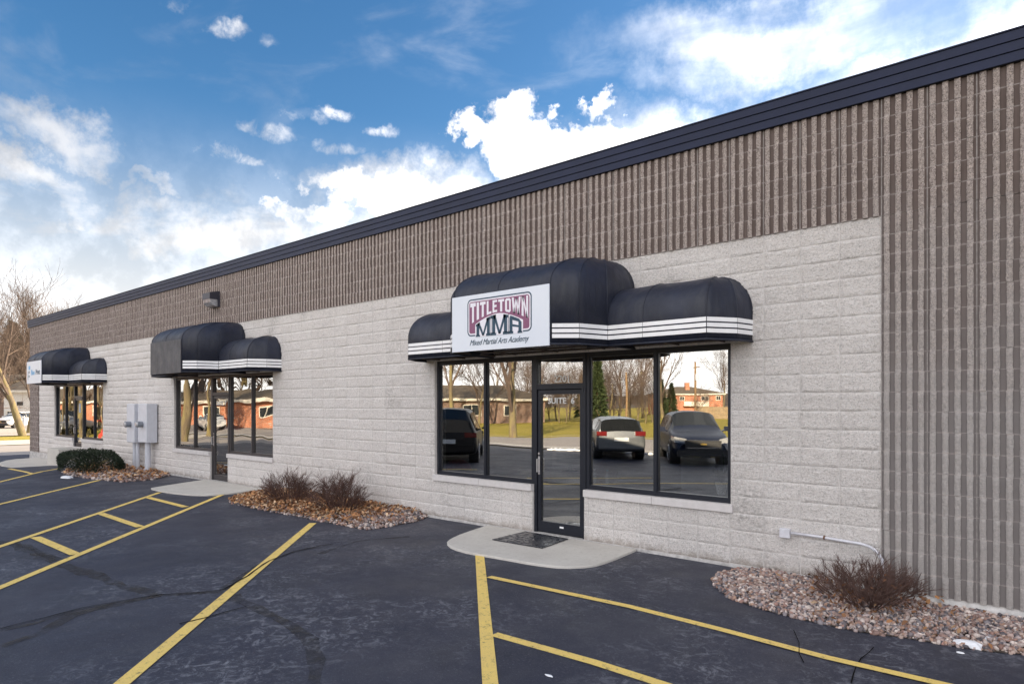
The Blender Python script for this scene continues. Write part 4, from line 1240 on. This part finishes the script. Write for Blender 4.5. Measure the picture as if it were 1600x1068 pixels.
def conifer(h, w, seed, low=.04):
    rd = np.random.default_rng(seed); n = 4200
    z = rd.uniform(low, 1, n) ** .9; tier = np.floor(z * 15); a = rd.uniform(0, 6.283, n)
    lob = .40 + .60 * np.abs(np.sin(a * 2.5 + tier * 2.3 + np.sin(tier * 5) * 2)); rr = (1 - z) * lob * rd.uniform(.25, 1.0, n) ** .5 * (1 - .25 * ((z * 15) % 1)) * w / 2 + .05
    p = np.stack([np.cos(a) * rr, np.sin(a) * rr, z * h - rr * .25], 1)
    d = np.stack([np.cos(a), np.sin(a), np.full(n, -.25)], 1) + rd.normal(size=(n, 3)) * .35; d /= np.linalg.norm(d, axis=1)[:, None]
    s_ = np.cross(d, rd.normal(size=(n, 3))); s_ /= np.linalg.norm(s_, axis=1)[:, None]; L = rd.uniform(.18, .5, n)[:, None] * h / 8
    V = np.stack([p - d * L * .4, p + s_ * L * .22, p + d * L, p - s_ * L * .22], 1)
    o = thing('evergreen_tree', None, 'tree')
    m = MB(); m.tube([(0, 0, -.1), (0, 0, h * .5), (0, 0, h * .97)], [h * .022, h * .014, .01], 6); m.build('trunk', BARK, o)
    npmesh('crown', V.reshape(-1, 3), np.arange(n * 4).reshape(-1, 4), NEEDLE, o); return o


def put(o, xy, label, group=None, rz=0, sc=1.0):
    o.location = (xy[0], xy[1], g(xy[0]) - .03); o.rotation_euler.z = rz; o.scale = (sc, sc, sc); o['label'] = label
    if group: o['group'] = group
    elif 'group' in o: del o['group']
    return o


T1 = bare_tree('bare_tree', 12, 11, lean=(-.05, 0), r0=.30, limbs=6, levels=4, dens=5, fork=.22, twig=.013)
T2 = bare_tree('bare_tree', 12, 23, lean=(.03, .02), r0=.24, limbs=6, levels=4, dens=5, fork=.30, spread=.6, twig=.013)
T3 = bare_tree('bare_tree', 9, 31, lean=(0, 0), r0=.16, limbs=8, levels=4, dens=5, fork=.12, spread=.95, twig=.014)
lv = Vector((SA, CA, 0)) * -1                           # towards the left of the picture
TL = bare_tree('bare_tree', 13, 47, lean=(lv.x * .30, lv.y * .30), r0=.34, limbs=6, levels=4, dens=5, fork=.30, spread=.8, twig=.013)
GL = 'bare trees beyond the left end of the building'
put(TL, D(36, 50), 'bare tree with a thick mossy trunk leaning left, in front of the white garage', sc=.82)
put(T2, D(45, 54), 'bare tree with an upright trunk right behind the leaning one, at the building corner', sc=.86)
for px_, Z_, sc_, rz_, lab_ in ((24, 86, 1.25, 1.2, 'dense twiggy bare tree in front of the evergreen at the left edge'), (50, 92, 1.3, 2.9, 'bushy bare tree filling the gap beside the corner of the roof'), (78, 78, 1.1, .3, 'rounded bare crown rising over the left end of the coping'), (-12, 52, .8, 5.0, 'near bare tree whose branches enter from the left edge'), (100, 88, 1.2, 3.6, 'faint distant bare crown between two taller ones above the roof')): put(copy_tree(T3), D(px_, Z_), lab_, rz=rz_, sc=sc_)
put(copy_tree(T1), D(118, 74), 'bare tree whose crown shows farthest right above the roofline', rz=1.0, sc=.98)
put(copy_tree(T2), D(62, 66), 'tall bare tree with a forked crown above the far end of the roofline', rz=2.2, sc=.92)
put(copy_tree(T3), D(4, 84), 'dense low branching bare tree at the left edge of the view', rz=.4, sc=1.3)
put(copy_tree(T1), D(-25, 64), 'bare tree partly cut by the left edge of the picture', rz=3.0, sc=.85)
put(copy_tree(T3), D(34, 92), 'hazy small bare tree behind the white garage house', rz=2.0, sc=1.1)
put(copy_tree(T3), D(88, 84), 'small dense bare tree showing just above the far corner of the roof', rz=4.0, sc=1.15)
C1 = conifer(14.5, 13.0, 5, .42)
put(C1, D(20, 98), 'dark evergreen tree standing behind the bare trunks at the left edge')
# the street side, seen in the panes
GR = 'bare trees across the street mirrored in the panes'; RL = 'bare leafless tree across the street, seen mirrored in the shopfront panes'
T1r = put(T1, mirror(800, 44), 'large bare spreading tree mirrored in the two panes left of the main door', rz=.6, sc=1.0)
spots = [(705, 60, T2, 1.0), (745, 78, T3, 1.0), (845, 88, T3, 1.0), (868, 95, T3, .8), (890, 100, T3, 1.0), (950, 92, T3, .95), (965, 105, T2, 1.0), (985, 100, T3, 1.2), (1005, 118, T2, 1.25), (1035, 112, T2, 1.35),
         (1128, 170, T2, 1.2), (1090, 96, T3, .45), (1150, 130, T3, 1.0), (1200, 110, T2, 1.0), (925, 110, T3, 1.1), (820, 108, T3, 1.2), (780, 110, T2, 1.0),
         (287, 42, T1, 1.0), (322, 47, T2, .95), (345, 85, T3, 1.3), (375, 95, T3, 1.4), (400, 98, T3, 1.5), (430, 92, T3, 1.4), (455, 80, T2, 1.1),
         (92, 50, T2, 1.0), (112, 62, T1, .9), (128, 48, T2, .9), (146, 64, T3, 1.3), (160, 52, T1, .8), (180, 70, T3, 1.2), (70, 75, T2, 1.0), (240, 80, T3, 1.2), (560, 80, T2, 1.1), (620, 70, T3, 1.1)] + [(px_, 84 + (px_ * 7) % 17, T3, .50 + .2 * ((px_ * 13) % 7) / 7) for px_ in (834, 846, 858, 872, 884, 906, 918, 942, 956, 968, 982, 996, 1008, 1018)]
NAMED = {705: 'bare tree above the black SUV, mirrored in the leftmost pane of the main shopfront', 745: 'bare tree in front of the brown ranch house roof, mirrored at the first mullion', 845: 'bare tree mirrored in the main door just left of its lettering',
         950: 'bare tree rising behind the silver SUV, mirrored in the third pane', 965: 'upright bare tree just left of the plain sunlit pole, mirrored in the third pane', 985: 'broad bare tree just right of the plain sunlit pole, mirrored in the third pane',
         1005: 'tall bare tree mirrored at the right edge of the third pane', 1035: 'tall bare tree left of the brick apartment house, mirrored in the right pane', 1128: 'bare tree standing behind the right end of the brick apartment house', 1090: 'small bare tree in front of the balcony of the brick apartment house',
         287: 'big bare tree with a sunlit trunk mirrored in the leftmost pane of the middle shopfront', 322: 'bare tree mirrored in the second pane of the middle shopfront, beside the white sedan', 92: 'bare tree mirrored in the first pane of the farthest shopfront', 146: 'dense bare tree mirrored right of the farthest door'}
for i, (px, Z, t, sc_) in enumerate(spots): put(copy_tree(t), mirror(px, Z), NAMED.get(px, RL), GR, rz=i * 1.7, sc=sc_)
put(T3, mirror(1245, 90), RL, GR, rz=.3)
put(conifer(8.2, 3.4, 9), mirror(932, 72), 'tall narrow evergreen tree mirrored beside the main door')
put(conifer(7.5, 3.2, 19), mirror(908, 112), 'evergreen tree mirrored in the transom above the main door')
put(conifer(7.4, 4, 29), mirror(1034, 128), 'dark evergreen tree left of the brick apartment house, mirrored in the right pane')
put(conifer(6.8, 4.4, 39), mirror(1049, 134), 'dark evergreen tree close to the brick apartment house roof, mirrored in the right pane')


# ------------------------------------------------------------------ houses
def house(name, label, xy, face, w, dep, eave, ridge, wallm, wins, cat='house', hip=True, chimney=None, trimz=.28):
    """face: unit vector the front looks along; wins: list of (x, z, w, h)"""
    o = thing(name, label, cat, (xy[0], xy[1], g(xy[0]) - .3), math.atan2(face[0], -face[1]))
    m = MB(); m.box(-w / 2, w / 2, 0, dep, 0, eave + .3); m.build('wall', wallm, o)
    z0 = eave + .3; ov = .6; rz = ridge + .3; i_ = dep / 2 if hip else 0; m = MB()
    A_, B_, C_, E_ = (-w / 2 - ov, -ov, z0), (w / 2 + ov, -ov, z0), (w / 2 + ov, dep + ov, z0), (-w / 2 - ov, dep + ov, z0)
    P_, Q_ = (-w / 2 - (0 if hip else ov) + i_, dep / 2, rz), (w / 2 + (0 if hip else ov) - i_, dep / 2, rz)
    for f in ((A_, B_, Q_, P_), (B_, C_, Q_), (C_, E_, P_, Q_), (E_, A_, P_)): m.quad(f)
    r = m.build('roof', ROOFM, o)
    m = MB(); m.box(-w / 2 - ov, w / 2 + ov, -ov - .03, -ov, z0 - trimz, z0 + .03); m.box(-w / 2 - ov, w / 2 + ov, -ov, -.01, z0 - .06, z0 - .02); m.build('fascia', TRIM, o)
    if chimney:
        m = MB(); m.box(chimney - .5, chimney + .5, dep * .25, dep * .25 + .9, z0, rz + .9); m.build('chimney', wallm, r)
    for (x, z, ww, hh) in wins:
        m = MB(); t = .12; z += .3
        m.box(x - ww / 2 - t, x + ww / 2 + t, -.05, 0, z - hh / 2 - t, z - hh / 2); m.box(x - ww / 2 - t, x + ww / 2 + t, -.05, 0, z + hh / 2, z + hh / 2 + t)
        m.box(x - ww / 2 - t, x - ww / 2, -.05, 0, z - hh / 2, z + hh / 2); m.box(x + ww / 2, x + ww / 2 + t, -.05, 0, z - hh / 2, z + hh / 2); m.box(x - .04, x + .04, -.04, -.02, z - hh / 2, z + hh / 2)
        f = m.build('window', TRIM, o); m = MB(); m.box(x - ww / 2, x + ww / 2, -.02, -.005, z - hh / 2, z + hh / 2); m.build('pane', DARKWIN, f)
    return o


vf = (CA, SA)                                            # a front turned square to the mirrored view
ap = house('apartment_house', 'two storey orange brick apartment house mirrored in the right pane of the main shopfront', mirror(1078, 150), (CA, SA), 14.6, 11, 4.75, 6.6, BRICKO,
           [(-6.3 + dx, z, w_, h_) for dx, z, w_, h_ in ((0, 3.75, .9, .8), (3.0, 3.65, 1.5, .9), (8.1, 3.6, .9, .8), (11.6, 3.6, 1.1, .8), (.2, .9, 1.1, .9), (3.6, .8, 1.6, .7))], chimney=-.2)
m = MB(); m.box(-3.8, 1.6, -1.2, -.01, 2.15, 2.35); m.box(-3.8, 1.6, -1.2, -1.14, 2.35, 3.2) ; m.build('balcony', TRIM, ap)
house('ranch_house', 'low brown ranch house with a wide roof mirrored left of the main door', mirror(735, 84), (CA + .2, SA), 19, 9, 3.1, 4.9, BRICKB, [(-5, 1.6, 1.5, 1.2), (0, 1.6, 2.2, 1.3), (5, 1.6, 1.4, 1.2)])
house('ranch_house', 'orange brick ranch house mirrored in the right pane of the middle shopfront', mirror(425, 66), (CA + .25, SA), 9, 9, 2.9, 4.2, BRICKO, [(-2.2, 1.7, 1.1, 1.0), (0.6, 1.7, 1.3, .9)])
house('ranch_house', 'long orange brick house behind the big trunks mirrored in the middle shopfront door', mirror(325, 74), (CA + .1, SA), 15, 9, 2.7, 4.1, BRICKO, [(-4, 1.5, 1.4, 1.1), (0, 1.5, 1.6, 1.1), (4, 1.5, 1.2, 1.1)])
house('ranch_house', 'brick house behind the trees mirrored in the farthest shopfront', mirror(105, 86), (CA + .1, SA), 16, 9, 2.8, 4.5, BRICKO, [(-4, 1.5, 1.4, 1.1), (0, 1.5, 1.6, 1.1), (4, 1.5, 1.2, 1.1)])
gx = D(38, 74); fr_ = Vector((CA, -SA, 0))
gh = house('garage_house', 'white sided house with a dark window beyond the street at the left edge', gx, (fr_.x, fr_.y), 4.6, 10, 3.9, 5.6, SIDING, [(-1.60, .75, .55, 1.6), (-.35, .75, .7, 1.6)], hip=False, trimz=.2)
m = MB(); m.box(-.8, -.15, -.06, -.01, 2.55, 2.95); m.build('vent', DARKWIN, gh)
bx = D(-24, 75.5)
house('brick_house', 'brown brick house wing cut by the left edge of the picture', bx, (fr_.x, fr_.y), 4.4, 9, 4.6, 6.0, BRICKB, [(-.6, 1.2, 1.0, 1.1)], trimz=.15)


# ------------------------------------------------------------------ fence, poles
def plank_fence(xy, face, w, h, label):
    o = thing('wooden_fence', label, 'fence', (xy[0], xy[1], g(xy[0]) - .05), math.atan2(face[0], -face[1])); m = MB(); n = int(w / .16)
    for i in range(n): m.box(-w / 2 + i * .16, -w / 2 + i * .16 + .145, -.02 - .004 * (i % 2), 0, 0, h + .03 * math.sin(i * 2.1))
    m.build('boards', WOOD, o)
    for i in range(int(w / 2.4) + 1): p_ = MB(); p_.box(-w / 2 + i * 2.4 - .05, -w / 2 + i * 2.4 + .05, -.12, -.026, 0, h + .1); p_.build('fence_post', WOOD, o)


plank_fence(mirror(1135, 108), vf, 9.5, 2.0, 'weathered board fence in front of the brick apartment house, mirrored in the right pane')


def pole(xy, h, r, label, arm=True):
    o = thing('utility_pole', label, 'utility pole', (xy[0], xy[1], g(xy[0]) - .1), math.pi / 2 - TH); m = MB()
    m.tube([(0, 0, 0), (0, 0, h)], [r, r * .65], 10); m.build('shaft', POLEM, o)
    if arm:
        m = MB(); m.box(-1.1, 1.1, -.2, -.1, h - .9, h - .75); m.build('crossarm', POLEM, o)
        m = MB(); m.tube([(.32, -.1, h - 2.9), (.32, -.1, h - 1.9)], .26, 12); m.build('transformer', GREYPAINT, o)
        for x in (-1, -.45, .45, 1): m = MB(); m.tube([(x, -.15, h - .75), (x, -.15, h - .55)], .05, 8); m.build('insulator', WHITE, o)
    return o


p1 = pole(mirror(1086, 104), 9.2, .20, 'wooden utility pole with a transformer mirrored in front of the brick apartment house')
p2 = pole(mirror(977, 78), 6.2, .15, 'plain sunlit wooden pole mirrored left of the last mullion', False)
for i, (pa, za, xb, yb, zb) in enumerate(((p1, 8.7, -400, -10, 7.5), (p1, 8.7, 160, -330, 8))):
    A_ = Vector((pa.location.x, pa.location.y, za)); B_ = Vector((xb, yb, zb)); m = MB()
    m.tube([A_.lerp(B_, k / 24) - Vector((0, 0, math.sin(math.pi * k / 24) * 1.5)) for k in range(25)], .018, 4)
    tag(m.build('overhead_wire', RUBBER), 'thin overhead wire running %s from the pole with the transformer' % ('left' if i == 0 else 'right'), 'wire')


# ------------------------------------------------------------------ cars
def paint(name, c, metal=.3): return simple(name, c, .34, metal, .35, vary=.02)


CARGL = simple('car glass', (.012, .014, .016), .06, 0, .7, vary=0); TYRE = RUBBER; RIMM = simple('alloy rim', (.5, .5, .52), .3, .8)
HEAD_ = simple('headlight glass', (.34, .34, .34), .12); TAIL = simple('red lamp lens', (.16, .012, .012), .2); CHROME = simple('chrome trim', (.7, .7, .72), .12, 1.0); PLATE = simple('licence plate', (.62, .64, .66), .5); BLACKP = simple('black plastic', (.02, .02, .022), .5); GOLD = simple('gold emblem', (.6, .42, .12), .3, .6)


def car(name, label, xy, head, mat, kind='suv', L=4.7, Wd=1.84, H=1.68):
    o = thing(name, label, 'car' if kind == 'sedan' else ('pickup' if kind == 'pickup' else 'suv'), (xy[0], xy[1], g(xy[0])), math.atan2(head[1], head[0]))
    h2 = L / 2
    # stations: x, underside, belt, top, half width low, half width belt, half width top ; x forward
    if kind == 'suv': S = [(-h2, .48, .78, .80, .80, .74, .70), (-h2 + .06, .34, .95, 1.0, .88, .84, .74), (-h2 + .10, .30, 1.02, 1.42, .90, .87, .68), (-h2 + .35, .26, 1.04, H - .05, .915, .89, .62), (-h2 + .9, .24, 1.03, H, .92, .90, .63), (-.2, .24, 1.02, H + .005, .92, .905, .64), (.35, .24, 1.01, H - .03, .92, .90, .63), (h2 - 1.75, .24, 1.01, H - .22, .92, .895, .66), (h2 - 1.22, .25, 1.02, 1.06, .92, .88, .78), (h2 - .6, .28, .97, 1.00, .91, .86, .72), (h2 - .15, .32, .80, .88, .86, .80, .62), (h2, .40, .62, .70, .74, .70, .55)]
    elif kind == 'sedan': S = [(-h2, .45, .75, .80, .78, .74, .66), (-h2 + .15, .3, .88, .95, .86, .82, .70), (-h2 + .75, .24, .92, .98, .88, .85, .70), (-h2 + 1.35, .22, .93, H - .06, .89, .87, .56), (-.1, .22, .92, H, .89, .87, .58), (.5, .22, .91, H - .05, .89, .87, .58), (h2 - 1.3, .24, .90, .94, .88, .85, .72), (h2 - .5, .26, .80, .84, .86, .80, .68), (h2, .38, .58, .62, .74, .70, .55)]
    else: S = [(-h2, .5, 1.0, 1.02, .90, .90, .88), (-h2 + 2.0, .4, 1.05, 1.07, .93, .92, .90), (-h2 + 2.05, .4, 1.05, 1.6, .93, .92, .72), (-h2 + 2.3, .4, 1.06, 1.80, .93, .92, .70), (.6, .4, 1.06, 1.82, .93, .92, .70), (h2 - 1.7, .4, 1.05, 1.15, .93, .9, .84), (h2 - .4, .42, 1.0, 1.06, .92, .88, .80), (h2, .5, .85, .9, .84, .80, .7)]
    k = Wd / 1.84; rings = []
    for (x, zb, zl, zt, wl, wb, wt) in S:
        wl, wb, wt = wl * k, wb * k, wt * k; zm = zb + (zl - zb) * .45
        half = [(0, zb), (wl * .82, zb), (wl * .98, zb + .07), (wl * 1.005, zm), (wb * 1.0, zl - .05), (wb * .97, zl), (wt + (wb - wt) * .12, zt - (zt - zl) * .14), (wt * .86, zt - .01), (wt * .5, zt + .02), (0, zt + .03)]
        rings.append([Vector((x, a, b)) for a, b in half] + [Vector((x, -a, b)) for a, b in half[-2:0:-1]])
    body = MB(); win = MB(); n = len(rings[0])
    for i in range(len(rings) - 1):
        for j in range(n):
            q = [rings[i][j], rings[i + 1][j], rings[i + 1][(j + 1) % n], rings[i][(j + 1) % n]]
            tall = (S[i][3] - S[i][2] > .25, S[i + 1][3] - S[i + 1][2] > .25)
            side = j in (5, n - 6)
            top = j in (6, 7, 8, 9, 10, 11)
            isw = False
            if side and all(tall): isw = True
            if top and (tall[0] != tall[1]) and abs(S[i][3] - S[i + 1][3]) > .3: isw = True
            if kind == 'suv' and top and i == len(S) - 6: isw = True
            if kind == 'suv' and top and i == 2: isw = True
            if kind == 'suv' and side and i in (2,): isw = False
            body.quad(q)
            if isw:
                c = sum(q, Vector()) / 4; nn = (q[1] - q[0]).cross(q[3] - q[0]).normalized()
                if nn.dot(c - Vector((c.x, 0, .8))) < 0: nn = -nn
                f = .93 if side else 1.0
                win.quad([c + (p_ - c) * f + nn * .012 for p_ in q])
    body.quad(rings[0]); body.quad(rings[-1])
    bo_ = body.build('body', mat, o, smooth=True); wd = bo_.modifiers.new('weld', 'WELD'); wd.merge_threshold = .001
    sb_ = bo_.modifiers.new('round', 'SUBSURF'); sb_.levels = 1; sb_.render_levels = 2; sb_.subdivision_type = 'CATMULL_CLARK'
    win.build('window', CARGL, o)
    hw = .92 * k
    for sx in (1, -1):
        for sy in (1, -1):
            cx = (h2 - .92) if sx > 0 else (-h2 + .85); R_ = .36 if kind != 'sedan' else .32; y = sy * (hw - .02)
            a = MB(); a.tube([(cx, sy * (hw - .3), R_), (cx, sy * (hw + .008), R_)], R_ + .06, 20); a.build('wheel_arch', BLACKP, o)
            w = thing('wheel', None, None, (cx, y, R_)); w.parent = o
            for kk in ('label', 'category'):
                if kk in w: del w[kk]
            t = MB(); t.tube([(0, -sy * .2, 0), (0, -sy * .01, 0), (0, sy * .03, 0)], [R_, R_, R_ - .04], 24); t.build('tyre', TYRE, w)
            t = MB()
            for s_ in range(6):
                a0 = s_ * math.pi / 3; t.quad([(math.cos(a0 - .16) * .05, sy * .045, math.sin(a0 - .16) * .05), (math.cos(a0 - .13) * R_ * .68, sy * .036, math.sin(a0 - .13) * R_ * .68), (math.cos(a0 + .13) * R_ * .68, sy * .036, math.sin(a0 + .13) * R_ * .68), (math.cos(a0 + .16) * .05, sy * .045, math.sin(a0 + .16) * .05)])
            t.tube([(R_ * .68 * math.cos(q_ / 20 * 6.2832), sy * .033, R_ * .68 * math.sin(q_ / 20 * 6.2832)) for q_ in range(21)], .018, 5); t.build('rim', RIMM, w)
    zl = S[-2][2]
    for sy in (1, -1):
        m = MB(); ya, yb = sy * .50 * k, sy * .84 * k
        m.quad([(h2 - .05, ya, .70), (h2 - .22, yb, .72), (h2 - .30, yb, .90), (h2 - .12, ya, .84)]); m.quad([(h2 - .22, yb, .72), (h2 - .62, yb * 1.075, .80), (h2 - .60, yb * 1.06, .92), (h2 - .30, yb, .90)])
        for v in range(len(m.v)): m.v[v] = (m.v[v][0] + .07, m.v[v][1] * 1.01, m.v[v][2])
        m.build('headlight', HEAD_, o)
        m = MB(); m.box(-h2 - .012, -h2 + .10, min(sy * .52 * k, sy * .89 * k), max(sy * .52 * k, sy * .89 * k), .86, 1.02); m.build('taillight', TAIL, o)
        m = MB(); m.tube([(h2 - 1.62, sy * .90 * k, 1.04), (h2 - 1.60, sy * 1.02 * k, 1.10)], .03, 6); m.box(h2 - 1.70, h2 - 1.56, min(sy * .98 * k, sy * 1.16 * k), max(sy * .98 * k, sy * 1.16 * k), 1.04, 1.19); m.build('side_mirror', mat if kind != 'pickup' else BLACKP, o)
    m = MB(); m.box(h2 - .08, h2 + .035, -.56 * k, .56 * k, .50, .80); m.build('grille', BLACKP, o)
    m = MB(); m.box(h2 - .05, h2 + .045, -.52 * k, .52 * k, .555, .585); m.box(h2 - .05, h2 + .045, -.48 * k, .48 * k, .80, .825); m.build('chrome_strip', CHROME, o)
    m = MB(); m.box(h2 - .14, h2 + .045, -.78 * k, .78 * k, .30, .495); m.build('bumper', BLACKP, o)
    m = MB(); m.box(-h2 - .05, -h2 + .08, -.80 * k, .80 * k, .40, .62); m.build('bumper', mat, o)
    m = MB(); m.box(-h2 - .06, -h2 - .02, -.26, .26, .66, .80); m.build('licence_plate', PLATE, o)
    m = MB(); m.quad([(h2 + .047, y, z) for y, z in ((-.10, .665), (-.035, .665), (-.03, .655), (.03, .655), (.035, .665), (.10, .665), (.10, .715), (.035, .715), (.03, .725), (-.03, .725), (-.035, .715), (-.10, .715))]); m.build('emblem', GOLD, o)
    return o


x_, y_ = mirror(1095, 20.8); car('parked_suv', 'dark navy SUV facing the building, mirrored in the right pane of the main shopfront', (x_ - .57 * 2.35, y_ - .82 * 2.35), (.57, .82), paint('navy car paint', (.012, .018, .040)))
x_, y_ = mirror(951, 25.2); car('parked_suv', 'silver SUV seen from behind, mirrored just right of the main door', (x_, y_), (-CA, -SA), paint('silver car paint', (.17, .18, .19), .5), H=1.5, Wd=1.78)
x_, y_ = mirror(704, 24.0); car('parked_suv', 'black SUV seen from behind, mirrored in the leftmost pane of the main shopfront', (x_, y_), (-CA, -SA), paint('black car paint', (.010, .010, .012)), L=4.9, Wd=1.95, H=1.8)
x_, y_ = mirror(326, 62); car('parked_car', 'white sedan on the street mirrored in the middle shopfront', (x_, y_), (-.9, -.2), paint('white car paint', (.6, .6, .6), .1), 'sedan', 4.5, 1.76, 1.42)
x_, y_ = mirror(104, 52); car('pickup_truck', 'silver pickup truck mirrored in the farthest shopfront', (x_, y_), (.75, .65), paint('grey car paint', (.34, .35, .37), .5), 'pickup', 5.4, 1.95, 1.8)
x_, y_ = D(27, 66); car('parked_suv', 'white SUV parked on the driveway behind the leaning tree', (x_, y_), (CA, -SA), paint('bright white car paint', (.72, .72, .72), .05), L=4.3, Wd=1.75, H=1.62)
x_, y_ = mirror(157, 40); hy = thing('fire_hydrant', 'red fire hydrant on the grass mirrored in the farthest shopfront', 'hydrant', (x_, y_, g(x_))); RED = simple('red enamel', (.5, .05, .03), .4)
m = MB(); m.tube([(0, 0, 0), (0, 0, .08), (0, 0, .081), (0, 0, .62), (0, 0, .63), (0, 0, .68), (0, 0, .80)], [.2, .2, .15, .15, .19, .18, .04], 14); m.build('barrel', RED, hy)
m = MB(); m.tube([(-.24, 0, .5), (.24, 0, .5)], .075, 10); m.build('side_outlets', RED, hy); m = MB(); m.tube([(0, 0, .5), (0, -.24, .5)], .09, 10); m.build('front_outlet', RED, hy)

# ------------------------------------------------------------------ things seen faintly through the glass
def desk(x, y, rz, label):
    o = thing('desk', label, 'desk', (x, y, -.01), rz); wm = simple('desk laminate', (.32, .26, .17), .5)
    m = MB(); m.box(-.8, .8, -.35, .35, .72, .75); m.build('desk_top', wm, o); 
    m = MB(); m.box(-.78, .78, -.34, -.31, .1, .719); m.build('modesty_panel', wm, o)
    for s in (-1, 1): m = MB(); m.box(s * .77 - .02, s * .77 + .02, -.30, .34, 0, .719); m.build('leg', wm, o)
    return o


X0 = OPEN[0]
desk(X0 + 1.55, 1.7, .1, 'office desk dimly seen behind the second pane of the main shopfront')
mo = thing('monitor', 'dark computer monitor on the desk behind the second pane', 'monitor', (X0 + 1.6, 1.72, .74), .2)
m = MB(); m.box(-.26, .26, -.02, .02, .12, .46); m.build('screen', RUBBER, mo); m = MB(); m.box(-.03, .03, -.015, .015, .012, .12); m.box(-.12, .12, -.08, .08, 0, .012); m.build('stand', RUBBER, mo)
x = W(1127, 760, -.26).x; o = thing('potted_plant', 'white pot with a trailing green plant on the ledge behind the right pane', 'plant', (x, .26, .78))
m = MB(); m.tube([(0, 0, 0), (0, 0, .10), (0, 0, .13), (0, 0, .15)], [.05, .07, .078, .078], 14); m.build('pot', WHITE, o)
m = MB()
for i in range(26):
    a = i * 2.4; l = .14 + .10 * random.random(); e = Vector((math.cos(a) * l, math.sin(a) * l * .6, .20 + .10 * random.random())); c = Vector((e.x * .5, e.y * .5, e.z + .06)); s_ = Vector((-math.sin(a), math.cos(a), 0)) * .010
    m.quad([Vector((0, 0, .14)) - s_, Vector((0, 0, .14)) + s_, c + s_, c - s_]); m.quad([c - s_, c + s_, e])
m.build('foliage', NEEDLE, o); m = MB(); m.tube([(0, 0, .14), (.03, 0, .4), (.0, 0, .65), (.05, 0, .9)], .006, 5); m.build('stem', NEEDLE, o)
lg = MB(); lg.box(X0 + .1, X0 + OFF[2] - .03, .16, .45, .70, .78); lg.box(X0 + OFF[3] + .03, X0 + OW - .1, .16, .45, .70, .78)
local(lg.build('window_ledge', simple('ledge laminate', (.16, .15, .15), .5), bld))
for k, (px, lab) in enumerate(((929, 'small water bottle on the ledge nearest the door, behind the third pane'), (949, 'small teal capped bottle on the ledge, right of the water bottle'))):
    x = W(px, 740, -.26).x; o = thing('bottle', lab, 'bottle', (x, .26, .78)); m = MB(); m.tube([(0, 0, 0), (0, 0, .13), (0, 0, .16), (0, 0, .18)], [.03, .03, .014, .013], 12); m.build('bottle_body', simple('bottle plastic', (.45, .5, .52), .2), o)
    m = MB(); m.tube([(0, 0, .18), (0, 0, .20)], .016, 10); m.build('cap', simple('teal cap', (.05, .3, .32), .4) if k else WHITE, o)
x = W(712, 735, -.9).x; m = MB(); n_ = 10
pts = [(0, 0, .30 - .30 * math.cos(math.pi * k / 12)) for k in range(13)]; rr = [max(.002, .30 * math.sin(math.pi * k / 12)) for k in range(13)]
m.tube(pts, rr, 20, cap=False); o = m.build('exercise_ball', simple('red rubber', (.35, .02, .03), .4), smooth=True); o.location = (x, .95, .30); tag(o, 'red exercise ball behind the leftmost pane of the main shopfront', 'ball')
cab = thing('cabinet', 'grey office cabinet behind the third pane of the main shopfront', 'cabinet', (X0 + OFF[3] + 1.0, 2.4, -.01)); m = MB(); m.box(-.6, .6, -.25, .25, 0, 1.1); m.build('cabinet_case', simple('grey cabinet', (.2, .22, .22), .5), cab, bevel=.01)
for s in (-1, 1): m = MB(); m.box(min(s * .02, s * .57), max(s * .02, s * .57), -.275, -.255, .05, 1.06); m.build('cabinet_door', simple('grey cabinet door', (.24, .26, .26), .5), cab)
